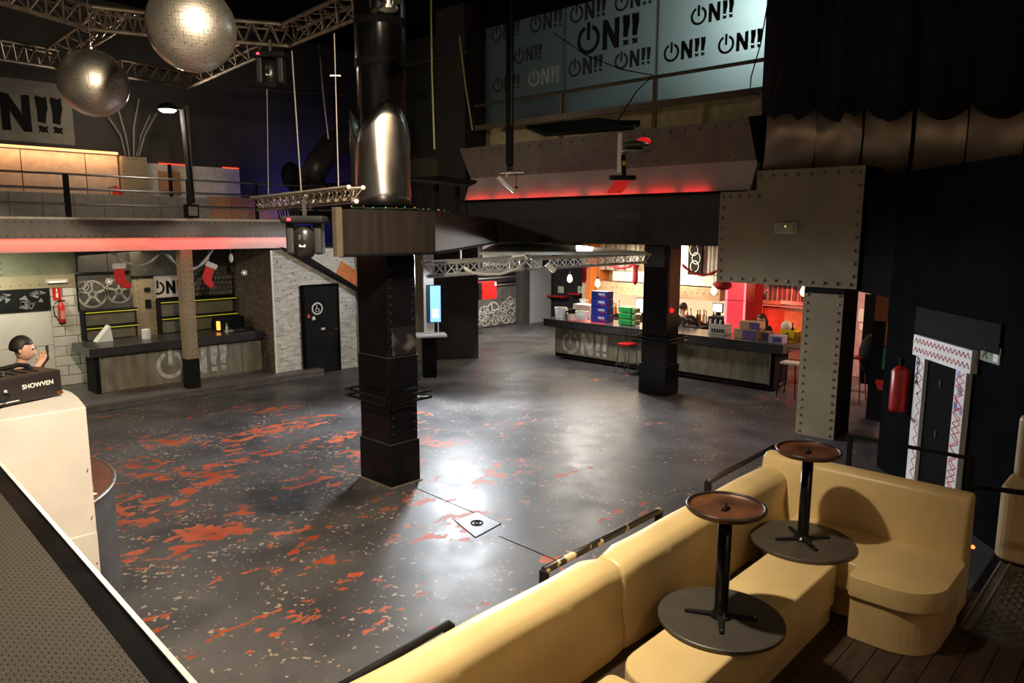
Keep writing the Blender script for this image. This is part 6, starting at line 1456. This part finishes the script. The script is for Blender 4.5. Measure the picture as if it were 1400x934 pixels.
    hm = mb.add(vs, fs).build('cap' if cap else 'hair', hairm, t, smooth=True); m_ = hm.modifiers.new('t', 'SOLIDIFY'); m_.thickness = .014
    if hairl:
        for s in (-1, 1):
            MB().tube([hc + sd * .075 * s + upv * .07, hc + sd * .105 * s - upv * .04, hc + sd * .11 * s - upv * .17 + fw * .02, hc + sd * .10 * s - upv * hairl + fw * .03], [.03, .045, .04, .012], 10).build('hair_lock', hairm, t, smooth=True)
        MB().tube([hc - fw * .07 + upv * .05, hc - fw * .10 - upv * .06, hc - fw * .09 - upv * hairl], [.05, .085, .05], 12).build('hair_back', hairm, t, smooth=True)
    # clothes: the same skeleton a little wider
    o2 = ['pelvis', 'belly', 'chest', 'neckb', 'shr', 'elr', 'wrr', 'shl', 'ell', 'wrl']
    vv = [P[n] for n in o2]; vv[3] = P['chest'].lerp(P['neckb'], .8); vv[6] = P['elr'].lerp(P['wrr'], .88); vv[9] = P['ell'].lerp(P['wrl'], .88)
    skin_chain('jumper', top or M['blackcloth'], vv, [(0, 1), (1, 2), (2, 3), (2, 4), (4, 5), (5, 6), (2, 7), (7, 8), (8, 9)], [(.175, .135), (.165, .125), (.185, .135), .075, .075, .060, .045, .075, .060, .045], t)
    o3 = ['pelvis', 'hir', 'knr', 'anr', 'hil', 'knl', 'anl']; vv = [P[n] for n in o3]
    skin_chain('trousers', low or M['blackcloth'], vv, [(0, 1), (1, 2), (2, 3), (0, 4), (4, 5), (5, 6)], [(.17, .13), .10, .072, .055, .10, .072, .055], t)
    for s, (a, b) in (('r', ('anr', 'tor')), ('l', ('anl', 'tol'))):
        MB().tube([P[a] - f * .05 - V(0, 0, .02), P[b]], [.045, .035], 8).build('shoe', M['black'], t, smooth=True)
    return t, P, W
def stand(h=1.0): return dict(pelvis=(0, 0, .93), belly=(0, 0, 1.08), chest=(0, 0, 1.30), neckb=(0, .0, 1.45), neck=(0, .01, 1.50), jaw=(0, .03, 1.56), skull=(0, .02, 1.66), crown=(0, .01, 1.72),
    shr=(.19, 0, 1.40), elr=(.25, .02, 1.12), wrr=(.24, .14, .90), har=(.24, .17, .83), shl=(-.19, 0, 1.40), ell=(-.25, .02, 1.12), wrl=(-.24, .14, .90), hal=(-.24, .17, .83),
    hir=(.10, 0, .90), knr=(.11, .03, .50), anr=(.11, 0, .09), tor=(.12, .16, .04), hil=(-.10, 0, .90), knl=(-.11, .03, .50), anl=(-.11, 0, .09), tol=(-.12, .16, .04))
# left: person in black with a cap looking at a phone
d = ray(13, 478); k = 8.9; pc_ = C0 + d.normalized() * k
sit = dict(pelvis=(0, 0, .72), belly=(0, .03, .88), chest=(0, .06, 1.10), neckb=(0, .08, 1.25), neck=(0, .09, 1.30), jaw=(0, .12, 1.36), skull=(0, .11, 1.46), crown=(0, .10, 1.52),
    shr=(.20, .05, 1.20), elr=(.30, .16, .98), wrr=(.18, .38, 1.12), har=(.14, .44, 1.14), shl=(-.20, .05, 1.20), ell=(-.30, .16, .98), wrl=(-.18, .38, 1.12), hal=(-.14, .44, 1.14),
    hir=(.10, .02, .70), knr=(.14, .42, .68), anr=(.14, .40, .26), tor=(.14, .54, .22), hil=(-.10, .02, .70), knl=(-.14, .42, .68), anl=(-.14, .40, .26), tol=(-.14, .54, .22))
J = {a: (v[0], v[1], v[2] - .20) for a, v in sit.items()}
J = {a: (v[0], v[1], v[2] + (.03 if v[2] > .4 else 0)) for a, v in J.items()}
J.update(elr=(.33, .12, .93), wrr=(.13, .27, 1.11), har=(.07, .29, 1.16), ell=(-.33, .10, .92), wrl=(-.11, .25, 1.08), hal=(-.03, .29, 1.14), look=(.02, .9, 1.13))
for a in ('knr', 'knl'): J[a] = (J[a][0], .40, .50)
for a in ('anr', 'anl'): J[a] = (J[a][0], .38, .09)
for a in ('tor', 'tol'): J[a] = (J[a][0], .52, .04)
fc = math.atan2(-.72, .69) + .35
t, P, W = person('person in black with a dark cap looking down at a phone behind the white desk', (pc_.x, pc_.y, 1.03), fc, J, M['hair'], cap=True)
st_ = thing('stool', 'low black stool under the capped person on the round stage', 'stool', (pc_.x, pc_.y, 1.03)); MB().prism(rrect(pc_.x - .17, pc_.y - .17, pc_.x + .17, pc_.y + .17, .05), 1.36, 1.40).build('seat', M['black'], st_); MB().lathe((pc_.x, pc_.y, 1.03), [(.17, 0), (.17, .02), (.03, .04), (.03, .33)], 16).build('column', M['steel'], st_, clean=True)
ph = thing('phone', 'dark phone held up by the capped person at left', 'phone', tuple(W((.02, .46, 1.10)))); q = W((.02, .33, 1.21)); ff = V(math.cos(fc), math.sin(fc), 0); MB().obox(q, V(ff.y, -ff.x, 0) * .038, ff * .005 + V(0, 0, .002), V(0, 0, .075)).build('case', M['black'], ph)
# seated man at the far bar seen from behind, cap wearer facing away
y = AX(932, 440, 16.5).y
s_ = thing('bar_stool', 'stool hidden behind the far counter under the seated man', 'stool', (16.5, y, 0)); MB().prism(rrect(16.3, y - .2, 16.7, y + .2, .05), .56, .60).build('seat', M['black'], s_); MB().lathe((16.5, y, 0), [(.2, 0), (.2, .02), (.03, .04), (.03, .56)], 16).build('column', M['steel'], s_, clean=True)
sit2 = {k: (v[0] * 1.35, v[1], v[2] * 1.02 + .06) for k, v in sit.items()}
person('seated man with cropped hair and dark patterned jumper, his back turned, behind the far bar', (16.5, y, 0), .25, sit2, M['hairbrown'], top=M['printcloth'])
y = AX(1040, 440, 16.65).y
s_ = thing('bar_stool', 'stool hidden behind the far counter under the seated woman', 'stool', (16.65, y, 0)); MB().prism(rrect(16.45, y - .2, 16.85, y + .2, .05), .56, .60).build('seat', M['black'], s_); MB().lathe((16.65, y, 0), [(.2, 0), (.2, .02), (.03, .04), (.03, .56)], 16).build('column', M['steel'], s_, clean=True)
sw = {k: (v[0] * .9, v[1], v[2] * .97 + .02) for k, v in sit.items()}; sw['look'] = (.3, .8, 1.15)
person('seated woman with long brown hair in black, looking down, before the red alcove', (16.65, y, 0), math.radians(215), sw, M['hairbrown'], hairl=.34)
p = AX(912, 388, 19.3)
J = {k: (v[0], v[1], v[2] + (p.z + .42 - 1.95)) for k, v in stand().items()}
J = stand(); J.update(wrr=(.05, .30, 1.18), har=(.0, .34, 1.22), elr=(.26, .14, 1.08), wrl=(-.05, .28, 1.14), hal=(.0, .32, 1.20), ell=(-.26, .12, 1.08))
yy_ = AX(911, 380, 18.4).y
pl2 = struct('floor_back_step', MB().box((18.0, yy_ - .4, 0), (18.84, yy_ + .4, .42)), M['black'])
person('person in black with dark hair standing behind the bar right of the further pillar', (18.4, yy_, .42), math.radians(200), J, M['hair'])

# floor drain
c = AZ(652, 716, 0); t = thing('floor_drain', 'square grey metal drain cover with a round lock in the dance floor', 'drain cover', (c.x, c.y, 0))
c1, c2, c3, c4 = AZ(622, 712, .003), AZ(652, 700, .003), AZ(685, 716, .003), AZ(650, 735, .003)
MB().extr([c1, c2, c3, c4], (0, 0, .004)).build('cover', mat('drain_metal', (.095, .095, .095), .5, .1, var=.25, scale=8), t)
cc = V(c.x, c.y, .007)
MB().tube([cc + V(.07 * math.cos(k * PI / 10), .07 * math.sin(k * PI / 10), .003) for k in range(20)], .009, 5, closed=True).build('lock_ring', M['black'], t)
MB().tube([cc + V(.03 * math.cos(k * PI / 6), .03 * math.sin(k * PI / 6), .003) for k in range(12)], .006, 5, closed=True).build('lock_centre', M['black'], t)
for a, b in ((c1, c2), (c2, c3), (c3, c4), (c4, c1)): MB().tube([a, b], .006, 5).build('rim', M['matblack'], t)
